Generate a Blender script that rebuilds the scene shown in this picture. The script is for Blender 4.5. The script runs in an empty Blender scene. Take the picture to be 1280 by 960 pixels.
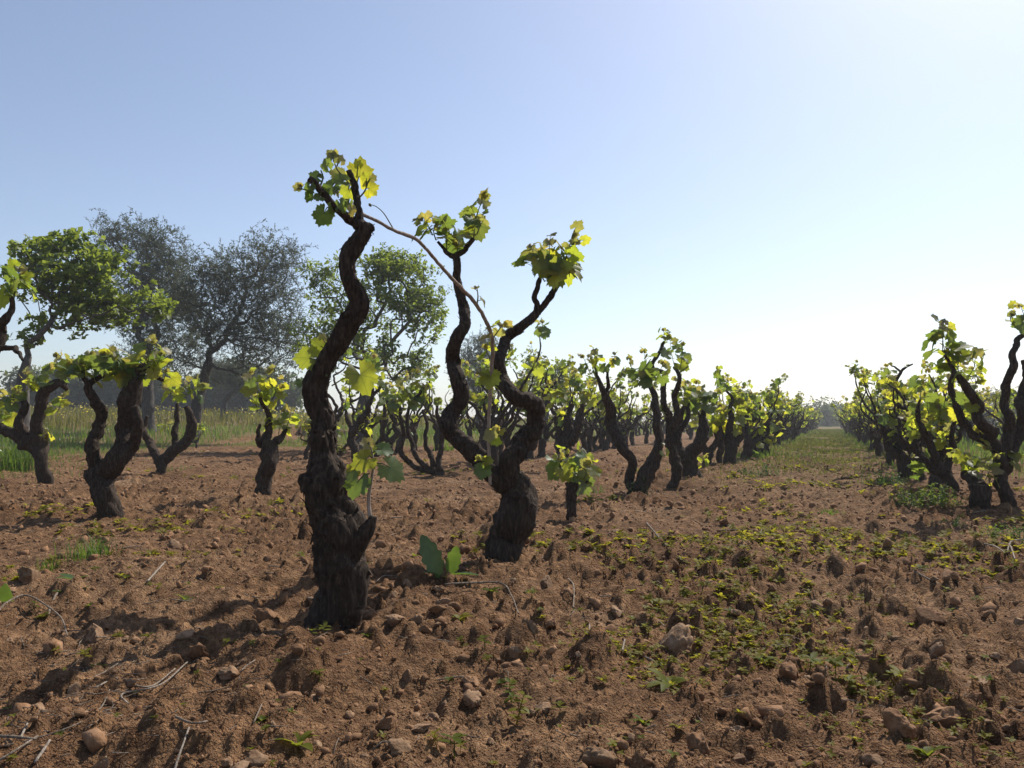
import bpy, math, random
import numpy as np
from mathutils import Vector, Matrix

# ------------------------------------------------------------------ camera, sky, sun, exposure
S = bpy.context.scene
COL = S.collection
F = 975.0                      # focal length in photo pixels (1280 wide)
CAM = np.array([0.0, 0.0, 0.62])
PITCH = math.radians(2.75)
cam_data = bpy.data.cameras.new("camera")
cam_data.sensor_width = 36.0
cam_data.lens = 36.0 * F / 1280.0
cam_data.clip_start = 0.02
cam_data.clip_end = 5000
cam = bpy.data.objects.new("camera", cam_data)
cam.location = CAM
cam.rotation_euler = (math.pi / 2 + PITCH, 0, 0)
COL.objects.link(cam)
S.camera = cam

SUN_AZ = math.radians(37)      # to the right of the view direction
SUN_EL = math.radians(46)
world = bpy.data.worlds.new("World")
S.world = world
world.use_nodes = True
wn = world.node_tree.nodes
wl = world.node_tree.links
sky = wn.new("ShaderNodeTexSky")
sky.sky_type = 'NISHITA'
sky.sun_disc = False
sky.sun_elevation = SUN_EL
sky.sun_rotation = SUN_AZ
sky.altitude = 0
sky.air_density = 1.0
sky.dust_density = 0.8
sky.ozone_density = 2.6
wn["Background"].inputs["Strength"].default_value = 0.104
hs = wn.new("ShaderNodeHueSaturation")             # spring haze: a paler, slightly violet blue
hs.inputs["Saturation"].default_value = 0.86
wl.new(sky.outputs[0], hs.inputs["Color"])
tint = wn.new("ShaderNodeMix"); tint.data_type = 'RGBA'; tint.blend_type = 'MULTIPLY'
tint.inputs[0].default_value = 1.0
tint.inputs[7].default_value = (1.015, 0.995, 1.01, 1)
wl.new(hs.outputs[0], tint.inputs[6])
wl.new(tint.outputs[2], wn["Background"].inputs["Color"])

sun_data = bpy.data.lights.new("sun", 'SUN')
sun_data.energy = 4.6
sun_data.angle = math.radians(0.5)
sun_data.color = (1.0, 0.95, 0.87)
sun = bpy.data.objects.new("sun", sun_data)
sv = Vector((math.sin(SUN_AZ) * math.cos(SUN_EL), math.cos(SUN_AZ) * math.cos(SUN_EL), math.sin(SUN_EL)))
sun.rotation_euler = (-sv).to_track_quat('-Z', 'Y').to_euler()
sun.location = sv * 50
COL.objects.link(sun)

S.view_settings.view_transform = 'Standard'
S.view_settings.look = 'None'
S.view_settings.exposure = 0.46
S.view_settings.gamma = 1.0
S.cycles.max_bounces = 8
S.cycles.transparent_max_bounces = 8
S.cycles.volume_bounces = 0
S.cycles.use_denoising = True

# ------------------------------------------------------------------ noise
def _h(ix, iy, iz, seed):
    with np.errstate(over='ignore'):
        h = (ix.astype(np.uint32) * np.uint32(374761393) + iy.astype(np.uint32) * np.uint32(668265263)
             + iz.astype(np.uint32) * np.uint32(2147483647) + np.uint32((seed * 974711 + 12345) & 0xffffffff))
        h = (h ^ (h >> np.uint32(13))) * np.uint32(1274126177)
        h = h ^ (h >> np.uint32(16))
        h = h * np.uint32(2246822519)
        h = h ^ (h >> np.uint32(15))
    return h.astype(np.float64) / 4294967295.0

def vn2(x, y, seed=0):
    x = np.asarray(x, float); y = np.asarray(y, float)
    ix = np.floor(x).astype(np.int64); iy = np.floor(y).astype(np.int64)
    fx = x - ix; fy = y - iy
    ux = fx * fx * fx * (fx * (fx * 6 - 15) + 10); uy = fy * fy * fy * (fy * (fy * 6 - 15) + 10)
    z = np.zeros_like(ix)
    a = _h(ix, iy, z, seed); b = _h(ix + 1, iy, z, seed); c = _h(ix, iy + 1, z, seed); d = _h(ix + 1, iy + 1, z, seed)
    return ((a + (b - a) * ux) * (1 - uy) + (c + (d - c) * ux) * uy) * 2 - 1

def vn3(x, y, z, seed=0):
    ix = np.floor(x).astype(np.int64); iy = np.floor(y).astype(np.int64); iz = np.floor(z).astype(np.int64)
    fx = x - ix; fy = y - iy; fz = z - iz
    ux = fx * fx * (3 - 2 * fx); uy = fy * fy * (3 - 2 * fy); uz = fz * fz * (3 - 2 * fz)
    r = 0
    for k in (0, 1):
        a = _h(ix, iy, iz + k, seed); b = _h(ix + 1, iy, iz + k, seed)
        c = _h(ix, iy + 1, iz + k, seed); d = _h(ix + 1, iy + 1, iz + k, seed)
        v = (a + (b - a) * ux) * (1 - uy) + (c + (d - c) * ux) * uy
        r = r + v * (uz if k else 1 - uz)
    return r * 2 - 1

def fbm2(x, y, seed=0, oct=3):
    r = 0; a = 1; t = 0
    for o in range(oct):
        r = r + a * vn2(x * 2 ** o + 17.3 * o, y * 2 ** o - 9.1 * o, seed + o); t += a; a *= 0.5
    return r / t

def bumps(x, y, cell, prob, seed, r0, r1):
    """rounded lumps: one per cell with the given probability, radius r0..r1 (in metres)"""
    gx = x / cell; gy = y / cell
    ix = np.floor(gx).astype(np.int64); iy = np.floor(gy).astype(np.int64)
    h = np.zeros_like(x)
    for dx in (-1, 0, 1):
        for dy in (-1, 0, 1):
            cx = ix + dx; cy = iy + dy
            z = np.zeros_like(cx)
            px = (cx + _h(cx, cy, z, seed)) * cell; py = (cy + _h(cx, cy, z + 1, seed)) * cell
            q = _h(cx, cy, z + 2, seed)
            R = r0 + (r1 - r0) * (q / prob) ** 2
            el = 0.7 + 0.6 * _h(cx, cy, z + 3, seed)
            d2 = (((x - px) * el) ** 2 + ((y - py) / el) ** 2) / R ** 2
            b = np.where((q < prob) & (d2 < 1), R * np.maximum(0, 1 - d2) ** 0.8, 0)
            h = np.maximum(h, b)
    return h

# ------------------------------------------------------------------ terrain
ROW_C, ROW_S = -1.44, 0.41     # first row: x = S*y + C
CA = 1 / math.sqrt(1 + ROW_S ** 2)
def row_uv(x, y):
    """across (right positive) and along the row direction"""
    return (x - (ROW_S * y + ROW_C)) * CA, (x * ROW_S + y) * CA
EDGE = np.array([(-30, 3.0), (-9.0, 6.0), (-5.9, 8.9), (-7.6, 13.0), (-7.9, 15.5), (-8.3, 20.5), (-6.2, 19.0), (-4.3, 18.0), (-1.75, 19.2), (0.2, 21.5), (400, 980.0)])
def edge_dist(x, y):
    """signed distance into the meadow (positive beyond the edge of the tilled soil)"""
    x = np.asarray(x, float); y = np.asarray(y, float)
    best = np.full(x.shape, 1e9); sgn = np.ones(x.shape)
    for (x0, y0), (x1, y1) in zip(EDGE[:-1], EDGE[1:]):
        dx, dy = x1 - x0, y1 - y0
        t = np.clip(((x - x0) * dx + (y - y0) * dy) / (dx * dx + dy * dy), 0, 1)
        d = np.hypot(x - x0 - t * dx, y - y0 - t * dy)
        s = np.where((x - x0) * dy - (y - y0) * dx < 0, 1.0, -1.0)
        m = d < best - 1e-9
        best = np.where(m, d, best); sgn = np.where(m, s, sgn)
    return best * sgn

def H(x, y, fine=True):
    x = np.asarray(x, float); y = np.asarray(y, float)
    dist = np.hypot(x, y)
    e = edge_dist(x, y)
    rise = 0.034 * np.clip(e - 1.0, 0, 60) * np.clip(1 - (y - 80) / 300, 0, 1)
    u, v = row_uv(x, y)
    h = rise + 0.025 * np.exp(-(u / 0.45) ** 2)
    soil = np.clip(1 - e / 2.0, 0.15, 1)
    fade = np.clip(1.25 - dist / 45, 0.0, 1.0) * soil
    wx = x + 0.05 * vn2(x * 6, y * 6, 71); wy = y + 0.05 * vn2(x * 6, y * 6, 72)
    h = h + fade * (0.030 * vn2(x * 1.6, y * 1.6, 3) + 0.028 * vn2(wx * 4.1, wy * 4.1, 5) + 0.016 * vn2(wx * 9.0, wy * 9.0, 6))
    h = h + 0.055 * np.exp(-(((x + 0.75) / 0.30) ** 2 + ((y - 1.45) / 0.13) ** 2)) - 0.03 * np.exp(-(((x + 0.7) / 0.3) ** 2 + ((y - 1.75) / 0.12) ** 2))
    if not fine:
        return h
    wx = x + 0.018 * vn2(x * 24, y * 24, 73); wy = y + 0.018 * vn2(x * 24, y * 24, 74)
    cl = np.clip(0.75 + 0.8 * vn2(x * 0.9 + 5, y * 0.9, 9), 0.25, 1.2)
    near = np.clip(1.3 - dist / 16, 0, 1)
    h = h + fade * cl * (0.88 * bumps(wx, wy, 0.15, 0.45, 11, 0.022, 0.065) + 1.1 * bumps(wx + 3, wy, 0.065, 0.65, 12, 0.010, 0.030))
    h = h + fade * near * cl * (1.3 * bumps(wx + 7, wy, 0.030, 0.7, 13, 0.005, 0.014) + 0.006 * vn2(x * 55, y * 55, 15) + 0.0035 * vn2(x * 120, y * 120, 16))
    return h

CP, SP = math.cos(PITCH), math.sin(PITCH)
def ray(px, py):
    a = (px - 640) / F; b = (480 - py) / F
    return np.array([a, CP - b * SP, SP + b * CP])
def at(px, py, Y):
    """the point seen at this pixel whose distance ahead is Y metres"""
    r = ray(px, py)
    return CAM + r * (Y / r[1])
def ground(px, py):
    r = ray(px, py)
    z = 0.0
    for _ in range(6):
        t = (z - CAM[2]) / r[2]
        p = CAM + r * t
        z = float(H(np.array([p[0]]), np.array([p[1]]), False)[0])
    return p
def hz(x, y, fine=False):
    return float(H(np.array([float(x)]), np.array([float(y)]), fine)[0])

# ------------------------------------------------------------------ materials
def mat(name, rough=0.9):
    m = bpy.data.materials.new(name)
    m.use_nodes = True
    return m, m.node_tree.nodes, m.node_tree.links, m.node_tree.nodes["Principled BSDF"]
def noise_node(n, l, vec, scale, detail=4.0, rough=0.55):
    t = n.new("ShaderNodeTexNoise"); t.inputs["Scale"].default_value = scale
    t.inputs["Detail"].default_value = detail; t.inputs["Roughness"].default_value = rough
    if vec is not None: l.new(vec, t.inputs["Vector"])
    return t.outputs["Fac"]
def ramp(n, l, fac, stops):
    r = n.new("ShaderNodeValToRGB")
    e = r.color_ramp.elements
    e[0].position, e[0].color = stops[0][0], (*stops[0][1], 1)
    e[1].position, e[1].color = stops[-1][0], (*stops[-1][1], 1)
    for p, c in stops[1:-1]:
        q = e.new(p); q.color = (*c, 1)
    l.new(fac, r.inputs[0])
    return r.outputs[0]
def mixc(n, l, fac, a, b, mode='MIX'):
    m = n.new("ShaderNodeMix"); m.data_type = 'RGBA'; m.blend_type = mode
    for sock, v in ((m.inputs[0], fac), (m.inputs[6], a), (m.inputs[7], b)):
        if isinstance(v, (int, float)): sock.default_value = v
        elif isinstance(v, tuple): sock.default_value = (*v, 1)
        else: l.new(v, sock)
    return m.outputs[2]
def bump_node(n, l, height, strength, dist, bsdf):
    b = n.new("ShaderNodeBump"); b.inputs["Strength"].default_value = strength; b.inputs["Distance"].default_value = dist
    l.new(height, b.inputs["Height"]); l.new(b.outputs[0], bsdf.inputs["Normal"])

def soil_material():
    m, n, l, b = mat("tilled_soil")
    g = n.new("ShaderNodeNewGeometry").outputs["Position"]
    a = noise_node(n, l, g, 1.1, 5)
    f = noise_node(n, l, g, 38, 5, 0.65)
    base = ramp(n, l, a, [(0.30, (0.136, 0.072, 0.036)), (0.52, (0.212, 0.122, 0.064)), (0.72, (0.285, 0.180, 0.104))])
    fine = ramp(n, l, f, [(0.30, (0.58, 0.52, 0.48)), (0.52, (1.0, 0.98, 0.96)), (0.74, (1.5, 1.5, 1.48))])
    c = mixc(n, l, 1.0, base, fine, 'MULTIPLY')
    mid = ramp(n, l, noise_node(n, l, g, 17, 6, 0.75), [(0.36, (0.52, 0.46, 0.42)), (0.5, (1, 1, 1)), (0.64, (1.5, 1.47, 1.42))])
    c = mixc(n, l, 1.0, c, mid, 'MULTIPLY')
    sp = noise_node(n, l, g, 210, 2, 0.5)
    spk = ramp(n, l, sp, [(0.66, (0, 0, 0)), (0.74, (1, 1, 1))])
    c = mixc(n, l, spk, c, (0.31, 0.22, 0.145))
    att = n.new("ShaderNodeAttribute"); att.attribute_name = "green"
    gn = noise_node(n, l, g, 5, 5, 0.7)
    mul = n.new("ShaderNodeMath"); mul.operation = 'MULTIPLY_ADD'; mul.use_clamp = True
    l.new(gn, mul.inputs[0]); mul.inputs[1].default_value = 2.2; mul.inputs[2].default_value = -0.75
    m2 = n.new("ShaderNodeMath"); m2.operation = 'MULTIPLY'; m2.use_clamp = True
    l.new(mul.outputs[0], m2.inputs[0]); l.new(att.outputs["Fac"], m2.inputs[1])
    c = mixc(n, l, m2.outputs[0], c, (0.105, 0.110, 0.026))
    l.new(c, b.inputs["Base Color"])
    b.inputs["Roughness"].default_value = 1.0
    b.inputs["Specular IOR Level"].default_value = 0.12
    hh = n.new("ShaderNodeMath"); hh.operation = 'ADD'
    l.new(f, hh.inputs[0]); l.new(noise_node(n, l, g, 160, 3), hh.inputs[1])
    h3 = n.new("ShaderNodeMath"); h3.operation = 'MULTIPLY_ADD'
    l.new(noise_node(n, l, g, 14, 6, 0.7), h3.inputs[0]); h3.inputs[1].default_value = 2.6; l.new(hh.outputs[0], h3.inputs[2])
    bump_node(n, l, h3.outputs[0], 1.0, 0.021, b)
    return m
M_SOIL = soil_material()

def stone_material(name, c0, c1, c2):
    m, n, l, b = mat(name)
    tc = n.new("ShaderNodeTexCoord").outputs["Object"]
    g = n.new("ShaderNodeNewGeometry").outputs["Position"]
    f = noise_node(n, l, g, 45, 5, 0.65)
    c = ramp(n, l, f, [(0.3, c0), (0.5, c1), (0.75, c2)])
    oi = n.new("ShaderNodeObjectInfo")
    c = mixc(n, l, 1.0, c, ramp(n, l, oi.outputs["Random"], [(0, (0.8, 0.76, 0.72)), (1, (1.15, 1.12, 1.1))]), 'MULTIPLY')
    l.new(c, b.inputs["Base Color"]); b.inputs["Roughness"].default_value = 0.95
    b.inputs["Specular IOR Level"].default_value = 0.2
    bump_node(n, l, noise_node(n, l, g, 120, 4, 0.6), 0.6, 0.006, b)
    return m
M_STONE = stone_material("limestone", (0.145, 0.083, 0.045), (0.220, 0.138, 0.080), (0.34, 0.235, 0.150))
M_CLOD = stone_material("soil_clod", (0.130, 0.066, 0.032), (0.205, 0.113, 0.058), (0.29, 0.178, 0.102))

def bark_material(name, c0, c1, c2, scale=1.0):
    m, n, l, b = mat(name)
    g = n.new("ShaderNodeTexCoord").outputs["Object"]
    mp = n.new("ShaderNodeMapping"); mp.inputs["Scale"].default_value = (1, 1, 0.22)
    l.new(g, mp.inputs["Vector"])
    f = noise_node(n, l, mp.outputs[0], 95 * scale, 6, 0.65)
    c = ramp(n, l, f, [(0.30, c0), (0.5, c1), (0.74, c2)])
    l.new(c, b.inputs["Base Color"]); b.inputs["Roughness"].default_value = 0.95
    b.inputs["Specular IOR Level"].default_value = 0.15
    bump_node(n, l, f, 0.9, 0.012 / scale, b)
    return m
M_BARK = bark_material("vine_bark", (0.019, 0.013, 0.0095), (0.047, 0.033, 0.024), (0.120, 0.088, 0.064))
M_CANE = bark_material("vine_cane", (0.20, 0.15, 0.11), (0.33, 0.26, 0.20), (0.47, 0.39, 0.32))
M_STICK = bark_material("dead_twig", (0.10, 0.072, 0.052), (0.20, 0.155, 0.115), (0.38, 0.32, 0.26))
M_PALESTICK = bark_material("bleached_twig", (0.17, 0.13, 0.095), (0.29, 0.24, 0.19), (0.43, 0.37, 0.30))
M_FIGBARK = bark_material("fig_bark", (0.06, 0.055, 0.05), (0.11, 0.10, 0.09), (0.19, 0.175, 0.16), 0.4)
M_OLIVEBARK = bark_material("olive_bark", (0.035, 0.030, 0.026), (0.075, 0.066, 0.058), (0.14, 0.125, 0.11), 0.3)

def leaf_material(name, top, trans, under=None, veins=False, var=0.25, tfac=0.5, noise=60, rough=0.5, gloss=0.035):
    m, n, l, b = mat(name)
    n.remove(b)
    out = n["Material Output"]
    oi = n.new("ShaderNodeObjectInfo").outputs["Random"]
    tc = n.new("ShaderNodeTexCoord").outputs["Object"]
    v = ramp(n, l, oi, [(0.0, (1 - var, 1 - var * 0.7, 1 - var)), (0.5, (1, 1, 1)), (1.0, (1 + var * 1.3, 1 + var * 0.6, 1 + var * 0.2))])
    ns = ramp(n, l, noise_node(n, l, tc, noise, 3), [(0.3, (0.78, 0.80, 0.75)), (0.7, (1.15, 1.12, 1.1))])
    v = mixc(n, l, 1.0, v, ns, 'MULTIPLY')
    ct = mixc(n, l, 1.0, top, v, 'MULTIPLY')
    cr = mixc(n, l, 1.0, trans, v, 'MULTIPLY')
    if veins:
        sx = n.new("ShaderNodeSeparateXYZ"); l.new(tc, sx.inputs[0])
        best = None
        for ang in (0, 52, -52, 108, -108):
            a = math.radians(ang); dx, dy = math.sin(a), math.cos(a)
            # distance from the vein ray
            def dot(cx, cy):
                p = n.new("ShaderNodeMath"); p.operation = 'MULTIPLY'; l.new(sx.outputs[0], p.inputs[0]); p.inputs[1].default_value = cx
                q = n.new("ShaderNodeMath"); q.operation = 'MULTIPLY_ADD'; l.new(sx.outputs[1], q.inputs[0]); q.inputs[1].default_value = cy
                l.new(p.outputs[0], q.inputs[2]); return q.outputs[0]
            perp = n.new("ShaderNodeMath"); perp.operation = 'ABSOLUTE'; l.new(dot(dy, -dx), perp.inputs[0])
            neg = n.new("ShaderNodeMath"); neg.operation = 'LESS_THAN'; l.new(dot(dx, dy), neg.inputs[0]); neg.inputs[1].default_value = 0
            ad = n.new("ShaderNodeMath"); ad.operation = 'ADD'; l.new(perp.outputs[0], ad.inputs[0]); l.new(neg.outputs[0], ad.inputs[1])
            if best is None: best = ad.outputs[0]
            else:
                mn = n.new("ShaderNodeMath"); mn.operation = 'MINIMUM'; l.new(best, mn.inputs[0]); l.new(ad.outputs[0], mn.inputs[1]); best = mn.outputs[0]
        vf = ramp(n, l, best, [(0.008, (0.6, 0.6, 0.6)), (0.03, (0, 0, 0))])
        cr = mixc(n, l, vf, cr, tuple(0.55 * q for q in trans))
        ct = mixc(n, l, vf, ct, tuple(min(1, 1.7 * q) for q in top))
    if under:
        bf = n.new("ShaderNodeNewGeometry").outputs["Backfacing"]
        ct = mixc(n, l, bf, ct, under)
    d = n.new("ShaderNodeBsdfDiffuse"); l.new(ct, d.inputs[0])
    t = n.new("ShaderNodeBsdfTranslucent"); l.new(cr, t.inputs[0])
    mx = n.new("ShaderNodeMixShader"); mx.inputs[0].default_value = tfac
    l.new(d.outputs[0], mx.inputs[1]); l.new(t.outputs[0], mx.inputs[2])
    gl = n.new("ShaderNodeBsdfGlossy"); gl.inputs["Roughness"].default_value = rough; gl.inputs[0].default_value = (1, 1, 1, 1)
    m2 = n.new("ShaderNodeMixShader"); m2.inputs[0].default_value = gloss
    l.new(mx.outputs[0], m2.inputs[1]); l.new(gl.outputs[0], m2.inputs[2])
    l.new(m2.outputs[0], out.inputs[0])
    return m
M_LEAF = leaf_material("vine_leaf", (0.060, 0.105, 0.020), (0.56, 0.60, 0.045), (0.13, 0.165, 0.07), True, 0.25, 0.62, 4, gloss=.025)
M_LEAFDARK = leaf_material("vine_leaf_mature", (0.070, 0.120, 0.038), (0.27, 0.36, 0.045), (0.135, 0.175, 0.095), True, 0.25, 0.5, 4, gloss=.03)
M_LEAFYOUNG = leaf_material("vine_leaf_young", (0.16, 0.155, 0.075), (0.50, 0.46, 0.09), (0.24, 0.235, 0.15), False, 0.25, 0.5, 5)
M_SHOOT = leaf_material("green_shoot", (0.10, 0.12, 0.04), (0.2, 0.22, 0.04), None, False, 0.2, 0.25)
M_FIGLEAF = leaf_material("fig_leaf", (0.050, 0.095, 0.022), (0.32, 0.42, 0.050), None, False, 0.2, 0.45, 3)
M_WALLEAF = leaf_material("bright_tree_leaf", (0.060, 0.105, 0.026), (0.34, 0.43, 0.055), None, False, 0.2, 0.45, 3)
M_OLIVELEAF = leaf_material("olive_leaf", (0.088, 0.100, 0.066), (0.13, 0.15, 0.075), None, False, 0.15, 0.3, 3, 0.4)
M_FARLEAF = leaf_material("far_leaf", (0.060, 0.085, 0.035), (0.13, 0.17, 0.045), None, False, 0.2, 0.4, 1)
M_WEED = leaf_material("weed_leaf", (0.110, 0.120, 0.018), (0.29, 0.30, 0.03), None, False, 0.35, 0.5, 30, gloss=.008)
M_DOCK = leaf_material("dock_leaf", (0.050, 0.095, 0.028), (0.16, 0.24, 0.030), None, False, 0.1, 0.45, 30, 0.35)
M_GRASS = leaf_material("grass_blade", (0.062, 0.115, 0.024), (0.20, 0.29, 0.036), None, False, 0.2, 0.45, 2, gloss=.015)
M_MUSTARD = leaf_material("mustard_plant", (0.070, 0.085, 0.022), (0.17, 0.18, 0.03), None, False, 0.2, 0.45, 2, gloss=.01)
M_YELLOW = leaf_material("mustard_flower", (0.55, 0.45, 0.03), (0.6, 0.5, 0.03), None, False, 0.1, 0.4, 2)
M_PETAL = leaf_material("white_petal", (0.6, 0.6, 0.56), (0.5, 0.5, 0.45), None, False, 0.1, 0.3, 2)
M_REDSTEM = leaf_material("red_stem", (0.16, 0.045, 0.05), (0.25, 0.06, 0.06), None, False, 0.1, 0.2, 8)

# ------------------------------------------------------------------ mesh helpers
def mesh_np(name, V, faces, mats, smooth=True, mi=None, attrs=None):
    """faces: list of (n,3)/(n,4) int arrays"""
    me = bpy.data.meshes.new(name)
    V = np.asarray(V, np.float32)
    if not isinstance(faces, list): faces = [faces]
    faces = [np.asarray(f, np.int32) for f in faces if len(f)]
    me.vertices.add(len(V)); me.vertices.foreach_set("co", V.ravel())
    tot = sum(f.size for f in faces); cnt = sum(len(f) for f in faces)
    me.loops.add(tot); me.loops.foreach_set("vertex_index", np.concatenate([f.ravel() for f in faces]))
    st = np.concatenate([np.full(len(f), f.shape[1], np.int32) for f in faces])
    me.polygons.add(cnt)
    me.polygons.foreach_set("loop_start", np.concatenate([[0], np.cumsum(st)[:-1]]).astype(np.int32))
    if smooth: me.polygons.foreach_set("use_smooth", np.ones(cnt, bool))
    for m in (mats if isinstance(mats, (list, tuple)) else [mats]): me.materials.append(m)
    if mi is not None: me.polygons.foreach_set("material_index", np.asarray(mi, np.int32))
    for k, v in (attrs or {}).items():
        a = me.attributes.new(k, 'FLOAT', 'POINT'); a.data.foreach_set("value", np.asarray(v, np.float32))
    me.update(); me.validate()
    return me
def obj(name, me, parent=None, label=None, cat=None, group=None, kind=None, loc=None):
    o = bpy.data.objects.new(name, me)
    COL.objects.link(o)
    if parent is not None: o.parent = parent
    if loc is not None: o.location = loc
    if label: o["label"] = label
    if cat: o["category"] = cat
    if group: o["group"] = group
    if kind: o["kind"] = kind
    return o
def empty(name, loc, label=None, cat=None, group=None):
    o = obj(name, None, None, label, cat, group, None, loc)
    o.empty_display_size = 0.1
    return o

class Acc:
    """collects tubes and plates into one mesh"""
    def __init__(s): s.V = []; s.T = []; s.Q = []; s.n = 0
    def add(s, V, T=None, Q=None):
        s.V.append(np.asarray(V, float))
        if T is not None and len(T): s.T.append(np.asarray(T) + s.n)
        if Q is not None and len(Q): s.Q.append(np.asarray(Q) + s.n)
        s.n += len(V)
    def mesh(s, name, m, smooth=True, origin=(0, 0, 0)):
        f = []
        if s.Q: f.append(np.concatenate(s.Q))
        if s.T: f.append(np.concatenate(s.T))
        return mesh_np(name, np.concatenate(s.V) - np.asarray(origin), f, m, smooth)

def norm(v): return v / (np.linalg.norm(v, axis=-1, keepdims=True) + 1e-12)
def catmull(P, step):
    P = np.asarray(P, float)
    if len(P) < 3:
        n = max(2, int(np.linalg.norm(P[-1, :3] - P[0, :3]) / step) + 1)
        t = np.linspace(0, 1, n)[:, None]; return P[0] * (1 - t) + P[-1] * t
    Q = np.vstack([2 * P[0] - P[1], P, 2 * P[-1] - P[-2]])
    out = []
    for i in range(1, len(Q) - 2):
        p0, p1, p2, p3 = Q[i - 1], Q[i], Q[i + 1], Q[i + 2]
        n = max(2, int(np.linalg.norm((p2 - p1)[:3]) / step))
        t = np.linspace(0, 1, n, endpoint=False)[:, None]
        out.append(0.5 * ((2 * p1) + (-p0 + p2) * t + (2 * p0 - 5 * p1 + 4 * p2 - p3) * t ** 2 + (-p0 + 3 * p1 - 3 * p2 + p3) * t ** 3))
    out.append(P[-1:])
    R = np.vstack(out); R[:, 3:] = np.maximum(R[:, 3:], 1e-4)
    return R

def tube(acc, P, seg=12, step=0.01, rough=0.0, ridge=0.0, knob=0.0, seed=0, cap=True, smoothed=True, flakes=0, kink=0.0):
    """P: rows (x,y,z,r). A skin swept along the points with bark ridges, knobs and flakes."""
    P = catmull(P, step) if smoothed else np.asarray(P, float)
    C, R = P[:, :3], P[:, 3]
    n = len(C)
    if kink:
        s_ = np.concatenate([[0], np.cumsum(np.linalg.norm(np.diff(C, axis=0), axis=1))]) / (R.mean() * 3.2)
        env = np.minimum(1, np.minimum(s_, s_[-1] - s_) / 1.0)[:, None]
        z_ = np.zeros(n)
        C = C + env * kink * R[:, None] * np.stack([vn2(s_, z_ + 3.3, seed), vn2(s_, z_ + 9.1, seed + 1), .5 * vn2(s_, z_ + 5.7, seed + 2)], 1)
    T = norm(np.gradient(C, axis=0))
    ref = np.array([0.31, -0.92, 0.23])
    N = np.zeros_like(C)
    N[0] = norm(np.cross(T[0], ref))
    for i in range(1, n):
        v = N[i - 1] - T[i] * np.dot(N[i - 1], T[i]); N[i] = norm(v)
    B = np.cross(T, N)
    th = np.linspace(0, 2 * math.pi, seg, endpoint=False)
    s = np.concatenate([[0], np.cumsum(np.linalg.norm(np.diff(C, axis=0), axis=1))])
    ct, st_ = np.cos(th), np.sin(th)
    rr = np.repeat(R[:, None], seg, 1)
    if rough or ridge or knob:
        mr = R.mean() + 1e-6
        X = np.repeat(ct[None], n, 0); Y = np.repeat(st_[None], n, 0); Z = np.repeat((s / mr)[:, None], seg, 1)
        tw = 0.25 * Z; Xt = X * np.cos(tw) - Y * np.sin(tw); Yt = X * np.sin(tw) + Y * np.cos(tw)
        d = rough * vn3(Xt * 1.3 + 7, Yt * 1.3, Z * 0.8, seed) + 0.5 * rough * vn3(Xt * 2.6, Yt * 2.6 + 3, Z * 1.7, seed + 1)
        rg = 1 - np.abs(vn3(Xt * 3.6, Yt * 3.6, Z * 0.55, seed + 2)) * 2
        d += ridge * rg + 0.5 * ridge * vn3(Xt * 8, Yt * 8, Z * 1.6, seed + 3) + 0.4 * ridge * vn3(Xt * 11, Yt * 11, Z * 5.0, seed + 6)
        kn = np.maximum(0, vn3(Xt * 1.2 + 3, Yt * 1.2 + 9, Z * 0.6, seed + 4) - 0.25)
        d += knob * (kn - 0.10) - ridge * 0.42
        rr = rr * (1 + d)
    V = C[:, None] + rr[..., None] * (ct[None, :, None] * N[:, None] + st_[None, :, None] * B[:, None])
    V = V.reshape(-1, 3)
    i = np.arange(n - 1)[:, None] * seg; j = np.arange(seg)[None]; k = (j + 1) % seg
    Q = np.stack([i + j, i + k, i + seg + k, i + seg + j], -1).reshape(-1, 4)
    Tt = []
    if cap:
        a0 = len(V)
        V = np.vstack([V, C[0], C[-1]])
        jj = np.arange(seg); kk = (jj + 1) % seg
        Tt = np.vstack([np.stack([kk, jj, np.full(seg, a0)], -1), np.stack([(n - 1) * seg + jj, (n - 1) * seg + kk, np.full(seg, a0 + 1)], -1)])
    acc.add(V, Tt, Q)
    if flakes:
        rng = np.random.default_rng(seed + 99)
        for _ in range(flakes):                       # peeling strips of bark
            a = rng.integers(2, n - 3); b_ = rng.integers(0, seg)
            p = V[a * seg + b_]; o = norm(p - C[a])
            L = rng.uniform(0.3, 1.0) * min(R[a], .035); w = rng.uniform(0.10, 0.30) * min(R[a], .035)
            t = T[a] * (1 if rng.random() < 0.6 else -1); sd = np.cross(o, t)
            lift = rng.uniform(0.12, 0.5)
            tp = p + t * L + o * L * lift + sd * rng.normal() * 0.2 * L
            m_ = p + t * L * 0.5 + o * L * lift * 0.3
            th_ = o * 0.05 * R[a]
            acc.add([p - sd * w - th_, p + sd * w - th_, m_ + sd * w * 0.9, m_ - sd * w * 0.9, tp, m_ - th_ * 1.5], [[3, 2, 4], [2, 5, 4], [5, 3, 4]], [[0, 1, 2, 3], [1, 0, 5, 2]])

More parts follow.
